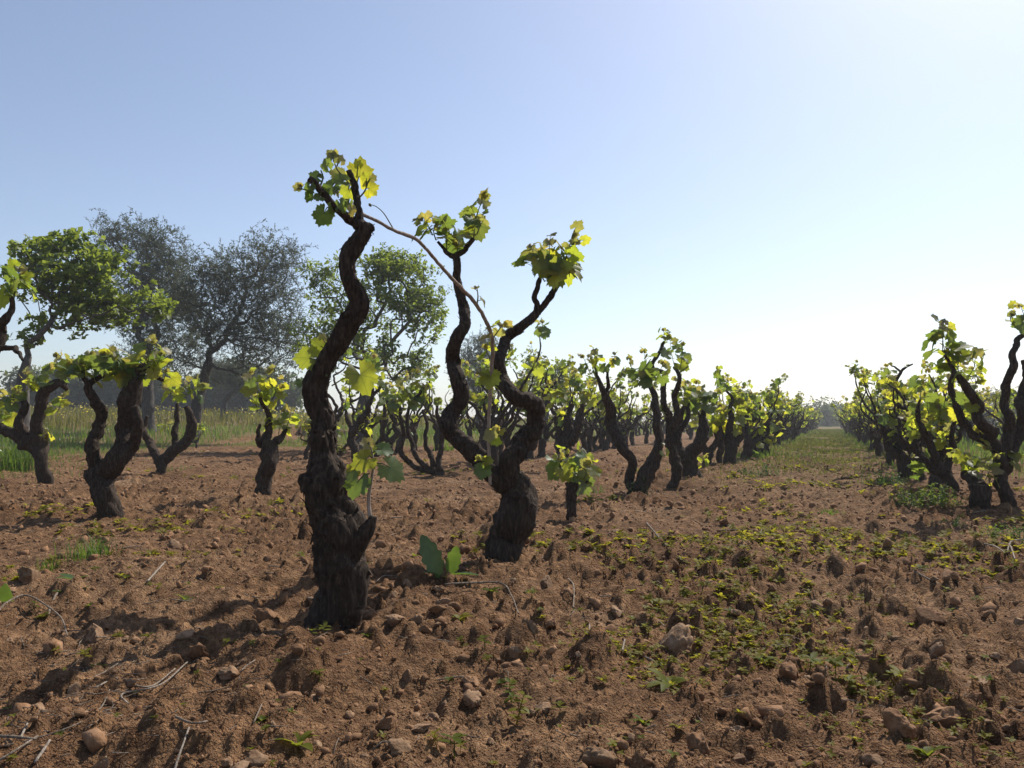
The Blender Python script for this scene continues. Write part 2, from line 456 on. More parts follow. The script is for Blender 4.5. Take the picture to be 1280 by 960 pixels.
# ------------------------------------------------------------------ grape leaves
def grape_leaf(seed, nout=34, young=False):
    """a five-lobed toothed blade; stalk joint at the origin, tip along +y, about 1 long and 1 wide"""
    rng = np.random.default_rng(seed)
    th = np.linspace(-2.86, 2.86, nout)
    lobes = [(0, 0.66, 0.36), (0.92, 0.60, 0.34), (-0.92, 0.60, 0.34), (1.9, 0.53, 0.42), (-1.9, 0.53, 0.42), (2.62, 0.44, 0.36), (-2.62, 0.44, 0.36)]
    r = np.full(nout, 0.40)
    for c, a, w in lobes:
        a = a * rng.uniform(0.93, 1.07)
        r = np.maximum(r, a * (1 - 0.32 * np.minimum(1, (np.abs(th - c) / (w * 1.55)) ** 1.7)))
    r *= 1 + np.where(np.arange(nout) % 2 == 0, 0.075, -0.075)
    r *= 1 + rng.normal(0, 0.025, nout)
    x, y = r * np.sin(th), r * np.cos(th)
    fold, droop, wav = rng.uniform(0.05, 0.38), rng.uniform(0.1, 0.55), rng.uniform(0.04, 0.10)
    ph = rng.uniform(0, 6)
    if young: fold, droop = 0.8, -0.3
    tw = rng.normal(0, 0.12)
    def zz(x, y):
        rr = np.hypot(x, y); t = np.arctan2(x, y)
        return fold * np.abs(x) - droop * rr ** 2 * 0.9 + wav * np.cos(t * 5 + 0.4) * rr * 1.1 + wav * 0.7 * np.sin(t * 3 + ph) * rr + tw * x * y
    ni = nout // 3
    idx = np.linspace(0, nout - 1, ni).round().astype(int)
    xi, yi = x[idx] * 0.52, y[idx] * 0.52
    V = [(0, 0, 0)] + [(a, b, zz(a, b)) for a, b in zip(xi, yi)] + [(a, b, zz(a, b)) for a, b in zip(x, y)]
    T = []
    for i in range(ni - 1): T.append((0, 1 + i + 1, 1 + i))
    o = 1 + ni
    for i in range(ni - 1):
        a, b_ = idx[i], idx[i + 1]
        for k in range(a, b_):
            if k < (a + b_) / 2: T.append((1 + i, o + k + 1, o + k))
            else: T.append((1 + i + 1, o + k + 1, o + k))
        T.append((1 + i, 1 + i + 1, o + (a + b_ + 1) // 2))
    return np.array(V), np.array(T)
LEAFV = [grape_leaf(40 + k) for k in range(7)]
YOUNGV = [grape_leaf(60 + k, 18, True) for k in range(3)]
LEAFM = {t: [mesh_np("leaf", v, f, m) for v, f in LEAFV] for t, m in (('y', M_LEAF), ('d', M_LEAFDARK), ('b', M_LEAFYOUNG))}
YOUNGM = [mesh_np("young_leaf", v, f, M_LEAFYOUNG) for v, f in YOUNGV]

def basis(tip, nrm):
    """rotation whose y axis is the tip direction and z close to nrm"""
    y = norm(np.asarray(tip, float)); z = np.asarray(nrm, float); z = norm(z - y * np.dot(z, y)); x = np.cross(y, z)
    return np.stack([x, y, z], 1)
def mat4(R, p, s):
    M = Matrix.Identity(4)
    for i in range(3):
        for j in range(3): M[i][j] = R[i][j] * s
        M[i][3] = p[i]
    return M

# ------------------------------------------------------------------ vines
class Vine:
    """one grapevine; near ones carry every leaf as an object, far ones a joined foliage part"""
    def __init__(s, base, label, group=None, near=True, seed=0, detail=1.0, seg=20):
        s.o = empty("grapevine", base, label, "grapevine", group)
        s.base = np.asarray(base, float); s.near = near; s.rng = np.random.default_rng(seed); s.seed = seed
        s.detail = detail; s.seg = seg; s.leafacc = {'y': Acc(), 'd': Acc(), 'b': Acc()}; s.stems = Acc()
    def wood(s, P, name, rough=0.14, ridge=0.11, knob=0.5, seg=None, step=None, m=None, flakes=None, label=None, kink=0.75):
        a = Acc(); P = np.asarray(P, float)
        s.seed += 11
        mr = P[:, 3].mean()
        seg = seg or s.seg
        step = step or max(0.006, mr * 0.28) / s.detail
        L = np.linalg.norm(np.diff(P[:, :3], axis=0), axis=1).sum()
        if flakes is None: flakes = int(L / 0.010 * (1 if s.detail >= 1.2 else 0.35)) if s.near and mr > 0.01 else 0
        tube(a, P, seg, step, rough, ridge, knob, s.seed, flakes=flakes, kink=kink)
        return obj(name, a.mesh(name, m or M_BARK, origin=s.base), s.o, label)
    def leaf(s, parent, pos, tip, nrm, size, tone):
        rng = s.rng
        if s.near:
            me = YOUNGM[rng.integers(3)] if tone == 'f' else LEAFM[tone][rng.integers(7)]
            o = obj("leaf", me, parent)
            o.matrix_basis = mat4(basis(tip, nrm), np.asarray(pos) - s.base, size)
        else:
            v, f = (YOUNGV[rng.integers(3)] if tone == 'f' else LEAFV[rng.integers(7)])
            s.leafacc['b' if tone == 'f' else tone].add(v @ (basis(tip, nrm).T * size) + np.asarray(pos), f)
    def shoot(s, p, d=(0, 0, 1), length=0.16, n=5, size=0.085, tones='yyd', bare=False):
        """a green shoot with alternate leaves on stalks and a small bronze tip"""
        rng = s.rng; p = np.asarray(p, float); d = norm(np.asarray(d, float))
        size = size * 1.38; length = length * 1.2; n = n + (1 if n > 2 else 0)
        d2 = norm(d + np.array([rng.normal() * .25, rng.normal() * .25, 0.5]))
        mid = p + d * length * 0.5; end = mid + d2 * length * 0.5
        path = catmull(np.array([[*p, .0032], [*mid, .0026], [*end, .0015]]), length / 5)
        a = Acc() if s.near else s.stems
        tube(a, path, 5, 1, smoothed=False)
        phi = rng.uniform(0, 6.28); leaves = []
        for i in range(n):
            t = (i + 0.35) / n
            q = path[min(len(path) - 1, int(t * (len(path) - 1) + .5)), :3]
            az = phi + math.pi * i + rng.normal() * 0.55
            out = np.array([math.cos(az), math.sin(az), 0])
            pl = size * rng.uniform(0.45, 0.85) * (1 - 0.5 * t)
            e = q + out * pl * 0.85 + np.array([0, 0, pl * rng.uniform(0.1, 0.7)])
            tube(a, np.array([[*q, .0016], [*(q + (e - q) * .5 + np.array([0, 0, pl * .08])), .0013], [*e, .0012]]), 4, 1, smoothed=False)
            sz = size * (1 - 0.62 * t ** 1.4) * rng.uniform(0.75, 1.15)
            tip = out * rng.uniform(.5, .9) + np.array([0, 0, -0.62 + 1.1 * t + rng.normal() * .4]) + rng.normal(0, .3, 3)
            nr = out * rng.uniform(.3, .9) + np.array([0, 0, rng.uniform(.1, .8)]) + rng.normal(0, .35, 3)
            tone = tones[rng.integers(len(tones))]
            if t > 0.72: tone = 'b' if rng.random() < .7 else 'y'
            leaves.append((e, tip, nr, sz, tone))
        for k in range(3):
            az = rng.uniform(0, 6.28)
            leaves.append((end, np.array([math.cos(az) * .5, math.sin(az) * .5, 1]), np.array([math.cos(az), math.sin(az), 0.2]), size * rng.uniform(.25, .42), 'f'))
        if s.near:
            so = obj("shoot", a.mesh("shoot", M_SHOOT, origin=s.base), s.o)
            for L in leaves: s.leaf(so, *L)
            return so
        for L in leaves: s.leaf(None, *L)
    def finish(s):
        if s.near: return s.o
        a = Acc()
        names = {'y': M_LEAF, 'd': M_LEAFDARK, 'b': M_LEAFYOUNG}
        V = []; T = []; mi = []; k = 0; n = 0; mats = []
        for t, acc in s.leafacc.items():
            if not acc.V: continue
            V += acc.V; f = np.concatenate(acc.T) + n; T.append(f); mi.append(np.full(len(f), k)); n += acc.n; k += 1; mats.append(names[t])
        if V:
            obj("foliage", mesh_np("foliage", np.concatenate(V) - s.base, T, mats, True, np.concatenate(mi)), s.o, kind="stuff")
        if s.stems.V: obj("shoots", s.stems.mesh("shoots", M_SHOOT, origin=s.base), s.o, kind="stuff")
        return s.o

def trace(pts, Y, rng, wig=0.05, y0=None, dy=0.0, detail=1.0):
    """pixel centre line with widths -> points in space, drifting in depth as real arms do"""
    n = len(pts); out = []
    w = np.cumsum(rng.normal(0, wig, n)); w -= w[0]
    for i, (px, py, wd) in enumerate(pts):
        d = Y + (y0 or 0) + w[i] + dy * i / max(1, n - 1)
        p = at(px, py, d)
        out.append((*p, 0.5 * (0.92 if detail > 1.0 else .82) * wd * d / F))
    return np.array(out)

def traced_vine(label, base, trunk, arms, shoots, spurs=(), near=True, seed=0, detail=1.0, seg=20, Y=None, group="old bush-trained grapevines", leafsize=0.085, wig=0.035):
    g = ground(*base)
    if Y is None: Y = g[1]
    g = at(base[0], base[1], Y); g[2] = hz(g[0], g[1])
    v = Vine(g, label, group, near, seed, detail, seg)
    rng = v.rng
    tr = trace(trunk, Y, rng, wig * 0.5, detail=detail)
    foot = tr[0].copy(); foot[2] = min(foot[2], g[2]) - 0.07; foot[3] *= 1.12
    tr = np.vstack([foot, tr])
    tr[:, 3] *= .92; v.wood(tr, "trunk", 0.19, 0.17, 0.6)
    ends = []
    for k, a in enumerate(arms):
        a = [(q[0], q[1], q[2] * (1 - .18 * (i / (len(a) - 1)) ** 2)) for i, q in enumerate(a)]
        dy = rng.normal(0, 0.10)
        A = trace(a, Y, rng, wig, dy=dy, detail=detail)
        v.wood(A, "arm", 0.12, 0.11, 0.45)
        ends.append(A)
    for k, a in enumerate(spurs):
        # a spur keeps the depth of the arm point it grows from
        allp = np.vstack([tr] + ends)
        best = min(range(len(allp)), key=lambda i: np.linalg.norm(allp[i, :3] - at(a[0][0], a[0][1], allp[i, 1])))
        A = trace(a, allp[best, 1], rng, wig * 0.6)
        v.wood(A, "spur", 0.10, 0.08, 0.3, seg=max(8, v.seg - 8))
        ends.append(A)
    pts = np.vstack([tr] + ends)
    for sh in shoots:
        px, py = sh[0], sh[1]
        n = (sh[2] if len(sh) > 2 else 5) + (1 if detail <= 1.0 else 0)
        sc = sh[3] if len(sh) > 3 else 1.0
        tones = sh[4] if len(sh) > 4 else 'yyd'
        dx = sh[5] if len(sh) > 5 else rng.normal() * 0.3
        i = min(range(len(pts)), key=lambda i: np.linalg.norm(pts[i, :3] - at(px, py, pts[i, 1])))
        v.shoot(at(px, py, pts[i, 1]), (dx, rng.normal() * .3, 1), (0.13 if detail > 1 else .15) * sc * rng.uniform(.8, 1.2) * n / 5, n, leafsize * (1 if detail > 1.0 else .88) * sc, tones)
    return v

GV = "old bush-trained grapevines"
def hero_leaf(v, parent, px, py, Y, size_px, ang, tone, tilt=(0, 0), stalk=None, acc=None):
    """one leaf whose blade centre is seen at the pixel; ang = direction of its tip in the picture (0 up, 90 right)"""
    c = at(px, py, Y); s = size_px * Y / F / 1.15
    Fw = norm(CAM - c); Rr = norm(np.cross(np.array([0, 0, 1.]), Fw)); Uu = np.cross(Fw, Rr)
    a = math.radians(ang)
    tip = Rr * math.sin(a) + Uu * math.cos(a)
    n = Fw + Rr * tilt[0] + Uu * tilt[1]
    n = norm(n); tip = norm(tip - n * np.dot(tip, n))
    pos = c - tip * s * 0.18
    if stalk is not None:
        acc = Acc(); q = at(stalk[0], stalk[1], Y + 0.0) if len(stalk) == 2 else at(stalk[0], stalk[1], stalk[2])
        m = (q + pos) / 2 + np.array([0, 0, 0.008])
        tube(acc, np.array([[*q, .0024], [*m, .0018], [*pos, .0015]]), 5, 0.012)
        obj("petiole", acc.mesh("petiole", M_SHOOT, origin=v.base), parent)
    v.leaf(parent, pos, tip, n, s, tone)

# ---- the front vine
def front_vine():
    Y = 2.40
    g = at(415, 778, Y); g[2] = hz(g[0], g[1])
    v = Vine(g, "tall single-trunk old grapevine in the foreground with a bare cane arching from its head", GV, True, 7, 2.0, 44)
    rng = v.rng
    T = [(414, 792, 74, 0), (415, 772, 66, 0), (422, 735, 62, 0), (425, 700, 66, .01), (427, 668, 78, .01), (420, 650, 70, .02), (408, 625, 56, .02), (406, 603, 56, .02), (402, 577, 44, .03), (403, 549, 35, .04), (402, 522, 33, .05), (394, 498, 34, .05), (396, 478, 35, .05), (409, 450, 31, .04), (424, 422, 30, .03), (441, 396, 31, .02), (448, 378, 29, .01), (441, 358, 25, 0), (436, 341, 24, 0), (436, 323, 24, 0), (446, 305, 26, 0), (455, 291, 24, 0), (455, 280, 21, 0)]
    P = [(*at(x, y, Y + d), 0.5 * w * (0.90 if y > 560 else .84) * Y / F) for x, y, w, d in T]
    P[0] = (P[0][0], P[0][1], P[0][2] - 0.05, P[0][3] * 1.1)
    v.wood(np.array(P), "trunk", 0.12, 0.13, 0.45, step=0.006, flakes=420, kink=0.15)
    # knob of old wood low on the right and the cut stub beside the head
    v.wood(np.array([(*at(440, 690, Y - .02), .030), (*at(455, 672, Y - .03), .026), (*at(463, 655, Y - .03), .019), (*at(467, 645, Y - .03), .012)]), "stub", 0.2, 0.12, 0.5, flakes=14)
    v.wood(np.array([(*at(452, 290, Y), .022), (*at(461, 285, Y), .018), (*at(466, 287, Y - .01), .009)]), "stub", 0.15, 0.1, 0.3, flakes=6)
    v.wood(np.array([(*at(388, 610, Y - .02), .030), (*at(382, 600, Y - .02), .020), (*at(379, 592, Y - .02), .010)]), "stub", 0.2, 0.12, 0.4, flakes=8)
    # two arms with pruned ends
    v.wood(np.array([(*at(455, 286, Y), .024), (*at(445, 277, Y), .0175), (*at(434, 272, Y - .02), .0145), (*at(421, 261, Y - .04), .0125), (*at(409, 246, Y - .05), .0115), (*at(397, 233, Y - .06), .0105), (*at(386.5, 223, Y - .07), .0105)]), "arm", 0.10, 0.06, 0.25, seg=22, flakes=10)
    v.wood(np.array([(*at(451, 282, Y), .016), (*at(448, 268, Y), .0125), (*at(448, 247, Y + .02), .0115), (*at(445, 235, Y + .02), .0115), (*at(440, 224, Y + .02), .010), (*at(436, 213, Y + .02), .0095)]), "arm", 0.12, 0.06, 0.3, seg=22, flakes=8)
    # the long cane that arches over to the next vine
    C = [(449, 266, 2.40), (470, 276, 2.44), (493, 288, 2.50), (509, 294, 2.55), (522, 300, 2.58), (537, 316, 2.64), (554, 336, 2.72), (576, 359.5, 2.82), (595, 380, 2.92), (609, 404, 3.00), (615.5, 425, 3.05), (616, 445, 3.08), (613.5, 473, 3.12), (612.5, 506, 3.16), (610.5, 537, 3.18), (611, 563, 3.20), (612.5, 606, 3.21)]
    Wd = [6, 5.6, 5.6, 6.4, 5.8, 5.8, 6.2, 6.2, 6.4, 6.4, 6.4, 6.4, 6.2, 6, 5.8, 5.8, 5]
    cane = v.wood(np.array([(*at(x, y, d), 0.5 * 0.78 * w * d / F) for (x, y, d), w in zip(C, Wd)]), "cane", 0.10, 0.04, 0.30, seg=12, step=0.012, m=M_CANE, flakes=0, label="bare pale brown cane arching over to the neighbouring vine", kink=0.25)
    a = Acc()
    tube(a, np.array([(*at(491, 285, 2.50), .0022), (*at(480, 267, 2.48), .0018), (*at(470, 258, 2.47), .0015), (*at(463, 256, 2.46), .0013)]), 6, 0.01)
    tube(a, np.array([(*at(464, 258.5, 2.46), .001), (*at(462.4, 256, 2.46), .0052), (*at(461, 254.3, 2.46), .001)]), 7, 0.003)
    obj("tendril", a.mesh("tendril", M_SHOOT, origin=v.base), v.o)
    # leaves of the head, each seen singly in the photograph
    sos = []; items = []
    def stem(P):
        t_ = Acc(); tube(t_, np.array(P), 6, .01); sos.append(obj("shoot", t_.mesh("shoot", M_SHOOT, origin=v.base), v.o))
    def L(*k, **kw): items.append((k, kw))
    y0 = 2.40
    stem([(*at(400, 233, y0 - .05), .003), (*at(404, 222, y0 - .05), .0024), (*at(401, 213, y0 - .05), .002)])
    stem([(*at(430, 222, y0), .003), (*at(421, 211, y0 + .01), .0024), (*at(417, 200, y0 + .01), .002)])
    stem([(*at(449, 247, y0 + .02), .003), (*at(456, 239, y0 + .02), .0024), (*at(460, 228, y0 + .02), .002)])
    stem([(*at(392, 240, y0 - .06), .003), (*at(381, 237, y0 - .07), .0024), (*at(372, 235, y0 - .07), .002)])
    L(450, 214, y0 + .06, 40, 8, 'y', (.1, .1), (445, 236)); L(465, 235, y0 + .03, 25, 75, 'y', (.1, .0), (455, 240))
    L(434, 241, y0 + .05, 25, 200, 'y', (-.1, .2), (440, 228)); L(420, 217, y0 + .04, 22, 290, 'b', (.0, .5), (428, 222))
    L(459, 221, y0 + .02, 17, 25, 'y', (.3, -.2), (458, 232)); L(467, 222, y0 + .01, 12, 60, 'b', (.4, .1), (460, 228))
    L(424, 226, y0 - .03, 27, 262, 'd', (.1, 1.3), (436, 229)); L(412, 237, y0 - .05, 27, 215, 'd', (-.6, .8), (420, 229))
    L(394, 220, y0 - .06, 20, 300, 'd', (.2, .8), (401, 219)); L(408, 205, y0 - .05, 20, 320, 'd', (-.7, .1), (414, 203))
    L(417, 195, y0 - .02, 19, 10, 'b', (.1, .5), (417, 202)); L(427, 199, y0 - .01, 14, 30, 'b', (.8, .1), (421, 208))
    L(412, 191, y0 - .02, 12, 320, 'b', (-.2, .4), (417, 199)); L(419, 189, y0 - .01, 9, 5, 'f', (.1, -.2), (417, 199))
    L(386, 237, y0 - .07, 21, 200, 'd', (-.9, .1), (392, 238)); L(371, 234, y0 - .07, 14, 280, 'b', (-.2, .4), (377, 236))
    L(374, 231, y0 - .07, 9, 330, 'f', (.2, .2), (377, 236)); L(385, 247, y0 - .06, 16, 190, 'd', (.9, -.1), (388, 240))
    L(403, 271, y0 - .05, 30, 205, 'd', (.2, .05), (412, 259)); L(397, 246, y0 - .07, 18, 250, 'd', (.1, 1.2), (404, 240))
    L(414, 261, y0 - .06, 16, 190, 'd', (.9, .1), (415, 252)); L(427, 258, y0 - .06, 21, 150, 'd', (-.5, .2), (424, 250))
    L(436, 257, y0 - .07, 16, 190, 'd', (-1.0, .3), (432, 250)); L(440, 264, y0 - .08, 16, 165, 'b', (.8, .1), (435, 254))
    L(420, 240, y0 - .06, 10, 10, 'b', (.5, .2), (423, 247)); L(447, 204, y0 + .05, 14, 340, 'y', (.4, .2), (446, 222))
    pa = None
    for k, kw in items:
        hero_leaf(v, sos[0 if k[0] < 410 and k[1] < 225 else 1 if k[0] < 430 and k[1] < 212 else 3 if k[0] < 400 else 2], *k[:7], stalk=k[7] if len(k) > 7 else None)
    # leaves half way up
    pa = None
    t_ = Acc(); tube(t_, np.array([(*at(408, 470, Y + .02), .004), (*at(406, 458, Y + .05), .003), (*at(410, 446, Y + .06), .002)]), 6, .01)
    so = obj("shoot", t_.mesh("shoot", M_SHOOT, origin=v.base), v.o)
    hero_leaf(v, so, 453, 475, Y - .05, 46, 160, 'y', (.3, .25), (415, 482, Y + .03), pa)
    hero_leaf(v, so, 381, 447, Y + .03, 37, 275, 'y', (-.2, .3), (405, 462, Y + .04), pa)
    hero_leaf(v, so, 398, 430, Y + .05, 26, 310, 'y', (.2, .2), (412, 447, Y + .04), pa)
    hero_leaf(v, so, 404, 421, Y + .05, 14, 30, 'b', (.5, .2), (410, 440, Y + .04), pa)
    hero_leaf(v, so, 375, 478, Y + .05, 18, 250, 'd', (.2, 1), (396, 472, Y + .04), pa)
    # young shoot from the low knob
    a = Acc()
    tube(a, np.array([(*at(464, 652, Y - .03), .0075), (*at(461, 633, Y - .03), .006), (*at(462, 613, Y - .03), .0055), (*at(466, 590, Y - .02), .0045), (*at(466, 570, Y - .02), .003), (*at(461, 552, Y - .02), .002)]), 9, 0.012, 0.08, 0.05)
    so = obj("shoot", a.mesh("shoot", M_CANE, origin=v.base), v.o)
    pa = None
    hero_leaf(v, so, 493, 589, Y - .06, 40, 128, 'd', (.4, .4), (467, 580, Y - .02), pa)
    hero_leaf(v, so, 452, 577, Y - .04, 36, 240, 'y', (-.1, .5), (465, 572, Y - .02), pa)
    hero_leaf(v, so, 445, 608, Y - .05, 36, 200, 'd', (.1, .1), (462, 592, Y - .03), pa)
    hero_leaf(v, so, 482, 563, Y - .04, 25, 100, 'd', (.2, .9), (466, 566, Y - .02), pa)
    hero_leaf(v, so, 458, 553, Y - .02, 20, 330, 'b', (.1, .5), (461, 556, Y - .02), pa)
    hero_leaf(v, so, 466, 560, Y + .02, 18, 60, 'y', (.2, .2), (463, 560, Y - .02), pa)
    hero_leaf(v, so, 440, 588, Y - .03, 22, 250, 'y', (.3, .4), (464, 584, Y - .02), pa)
    # small shoots along the cane
    for px, py, d, n, sc, dx, tn in ((596, 382, 2.925, 2, .42, .1, 'b'), (615.4, 424, 3.05, 4, .62, .5, 'yb'), (615.3, 452, 3.09, 2, .55, -.4, 'y'), (613, 482, 3.13, 3, .75, -.6, 'yd'), (610.7, 552, 3.19, 3, .6, .7, 'yb'), (611.8, 590, 3.205, 4, .6, -.5, 'dy')):
        v.shoot(at(px, py, d), (dx, -.2, .7), 0.06, n, 0.085 * sc, tn)
front_vine()

traced_vine("old grapevine with a swollen trunk and two snaking arms raised in a V", (628, 692), 
    [(629, 694, 52), (632, 672, 47), (640, 650, 46), (645, 628, 50), (640, 610, 42), (632, 597, 34)],
    [[(634, 604, 30), (639, 582, 28), (655, 565, 27), (667, 546, 26), (670, 523, 24), (660, 506, 23), (643, 493, 22), (629, 475, 21), (626, 456, 19), (631, 436, 17), (637, 420, 17), (650, 407, 15), (665, 396, 14), (674, 386, 12)],
     [(630, 607, 30), (612, 590, 25), (594, 569, 24), (577, 552, 24), (567, 537, 25), (568, 518, 22), (576, 498, 22), (577, 475, 21), (570, 456, 20), (570, 438, 19), (577, 420, 19), (584, 402, 18), (578, 385, 16), (574, 370, 14), (572, 350, 13), (571, 332, 12), (570, 319, 10)]],
    [(675, 350, 6, 1.0, 'dyd', -.2), (688, 354, 6, 1.1, 'dyy', .0), (696, 352, 6, 1.15, 'ydyy', .4), (681, 352, 5, 1.1, 'dyd', -.5), (700, 348, 6, 1.05, 'dydd', .25), (592, 300, 6, 1.0, 'dddy', .1), (596, 293, 4, .75, 'dyb', .3), (545, 300, 5, .9, 'dddy', -.3), (558, 313, 5, .75, 'dyd', .0), (571, 317, 3, .7, 'dyd', .1), (541, 294, 4, .85, 'dd', -.5)],
    spurs=[[(672, 391, 10), (680, 379, 10), (692, 362, 9), (700, 347, 8)], [(671, 391, 9), (669, 378, 8), (671, 364, 8), (675, 348, 7)], [(570, 320, 10), (577, 314, 8), (586, 305, 8), (592, 298, 7)], [(570, 322, 9), (558, 314, 6), (547, 302, 4)]],
    seed=21, detail=1.6, seg=36, leafsize=0.082)

traced_vine("old forked grapevine at left with one thin wavy arm and one thick ragged arm", (140, 645),
    [(142, 645, 32), (136, 622, 34), (128, 600, 34), (124, 585, 32)],
    [[(124, 590, 22), (118, 575, 18), (119, 556, 17), (124, 533, 16), (127, 513, 15), (116, 499, 13), (112, 485, 12), (119, 475, 9), (131, 464, 7)],
     [(128, 592, 30), (145, 578, 28), (160, 558, 30), (157, 538, 28), (163, 512, 28), (168, 490, 26), (174, 470, 20), (181, 457, 14)],
     [(158, 570, 14), (170, 550, 15), (174, 530, 14), (167, 508, 12)]],
    [(112, 478, 4, 1, 'dyd', -.4), (132, 464, 5, 1, 'dyd', .2), (120, 470, 5, 1, 'dydd', -.4), (156, 462, 5, 1.05, 'dydd', -.2), (176, 464, 5, 1, 'dyd', 0), (184, 455, 5, 1, 'yyd', .3), (190, 470, 5, .9, 'yyd', .5), (164, 470, 4, 1, 'dd', -.4), (140, 462, 4, .9, 'dd', .2), (158, 480, 5, 1, 'ddy', -.3), (172, 482, 5, 1, 'dyd', .5), (100, 476, 5, 1, 'dyd', -.5), (86, 470, 4, .9, 'yd', 0), (150, 470, 3, .9, 'ydd', 0), (204, 478, 3, .8, 'yd', .4)],
    spurs=[[(181, 459, 12), (192, 468, 9), (204, 476, 6)], [(112, 485, 9), (106, 474, 6), (104, 464, 5)], [(174, 468, 13), (162, 466, 8), (152, 462, 5)]],
    seed=33, detail=1.1, seg=26, leafsize=0.10)

traced_vine("squat grapevine with a big knotted head at the left edge behind the forked vine", (54, 604),
    [(55, 604, 21), (53, 585, 21), (50, 566, 24), (42, 552, 40), (36, 543, 40)],
    [[(45, 552, 24), (50, 530, 18), (51, 508, 17), (60, 490, 18), (74, 478, 15), (84, 487, 8)],
     [(34, 552, 22), (20, 545, 18), (5, 536, 15), (-12, 528, 12)],
     [(30, 545, 18), (24, 528, 13), (31, 510, 12), (28, 498, 9)]],
    [(70, 478, 5, 1.1, 'yyd'), (58, 488, 5, 1.1, 'dyd'), (30, 500, 5, 1.1, 'yyd'), (3, 520, 5, 1.1, 'yyd'), (12, 530, 4, 1, 'yd'), (72, 515, 4, .9, 'yd', .3), (60, 552, 4, .7, 'yy', .4), (-8, 520, 5, 1.1, 'yd'), (40, 490, 5, 1, 'yyd'), (20, 508, 5, 1, 'yd')],
    seed=41, seg=18, leafsize=0.11)

traced_vine("small dark grapevine with a forked trunk before the tall grass at left", (203, 594),
    [(202, 595, 17), (200, 584, 18), (200, 573, 18)],
    [[(199, 576, 15), (190, 562, 13), (183, 548, 12), (180, 535, 10), (184, 520, 6)],
     [(201, 577, 17), (213, 568, 17), (227, 554, 17), (238, 538, 18), (240, 520, 14), (232, 508, 8)],
     [(219, 560, 10), (218, 540, 9), (222, 520, 8), (221, 504, 6)]],
    [(206, 540, 4, .8, 'yy', .2), (233, 500, 5, 1, 'yyd'), (222, 500, 5, 1, 'yyd'), (245, 500, 4, 1, 'yd', .3), (240, 490, 4, 1, 'yy'), (212, 500, 4, .9, 'yd')],
    seed=45, seg=16, leafsize=0.11)

traced_vine("short thick-trunked grapevine crowned with bright leaves on open soil", (331, 620),
    [(331, 620, 23), (332, 600, 24), (335, 580, 26), (337, 562, 27), (337, 550, 28)],
    [[(332, 553, 16), (336, 535, 11), (338, 520, 9), (329, 507, 7), (325, 497, 6)],
     [(345, 553, 13), (353, 545, 9), (358, 535, 7)], [(325, 558, 10), (322, 545, 7), (325, 530, 5)]],
    [(326, 500, 5, 1.1, 'yyd'), (333, 496, 5, 1.1, 'yyd', .3), (340, 500, 4, 1, 'yy', .3), (348, 545, 5, .9, 'yyd', .2), (358, 535, 5, .9, 'ydd', .3), (336, 540, 4, .9, 'dyd'), (345, 512, 4, 1, 'yy', .4), (322, 515, 3, 1., 'yd', -.2)],
    seed=51, seg=20, leafsize=0.095)

traced_vine("low stump of a grapevine topped by three broad leaves beside the path", (716, 649),
    [(717, 650, 18), (716, 635, 18), (716, 620, 20), (716, 605, 26)],
    [[(722, 612, 18), (731, 605, 9), (734, 602, 5)]], [(716, 603, 4, 1.15, 'yd', -.3), (724, 600, 4, 1.2, 'yyd', .4), (712, 604, 3, 1.1, 'dd', -.6), (730, 598, 3, 1.0, 'yb', .5)],
    seed=55, seg=20, leafsize=0.10)

traced_vine("leaning grapevine with many crossing arms at the edge of the path", (794, 624),
    [(793, 626, 27), (792, 612, 28), (804, 596, 26), (817, 580, 24)],
    [[(790, 610, 16), (785, 594, 15), (787, 575, 15), (776, 550, 17), (767, 530, 18), (760, 508, 17), (755, 492, 12), (750, 478, 8), (744, 466, 6)],
     [(816, 584, 22), (822, 562, 15), (822, 540, 13), (818, 512, 13), (818, 495, 11), (812, 482, 7)],
     [(757, 495, 8), (761, 480, 6), (759, 465, 5)]],
    [(745, 462, 5, .9, 'dyd'), (738, 468, 4, .9, 'yd', -.4), (759, 462, 4, .8, 'dyb'), (812, 484, 6, 1.2, 'ddy', -.2), (818, 480, 5, 1.1, 'yyd', .4), (800, 484, 5, 1.1, 'ddd', -.5), (770, 490, 3, .7, 'yd'), (826, 575, 4, .7, 'yd', .4), (806, 475, 3, .8, 'bd', -.2)],
    seed=61, seg=20, leafsize=0.095)

traced_vine("grapevine with the tallest thin crooked arm beside the path, a small tuft at its tip", (836, 612),
    [(836, 613, 16), (846, 590, 16), (840, 566, 17), (836, 548, 16)],
    [[(836, 552, 13), (838, 528, 11), (830, 506, 10), (830, 484, 9), (831, 468, 8), (816, 460, 8), (823, 443, 6), (830, 427, 4.5)],
     [(837, 550, 12), (845, 520, 10), (843, 500, 9), (848, 480, 8), (848, 467, 7), (842, 459, 4)],
     [(838, 556, 12), (856, 530, 9), (860, 512, 7), (862, 500, 5)]],
    [(831, 425, 3, .75, 'yd'), (843, 458, 6, 1.1, 'ddy'), (849, 462, 5, 1., 'dyd', .3), (862, 502, 5, 1, 'yyd'), (856, 506, 4, .9, 'dyd', -.3), (826, 522, 4, .8, 'yd', -.4)],
    seed=66, seg=18, leafsize=0.095)

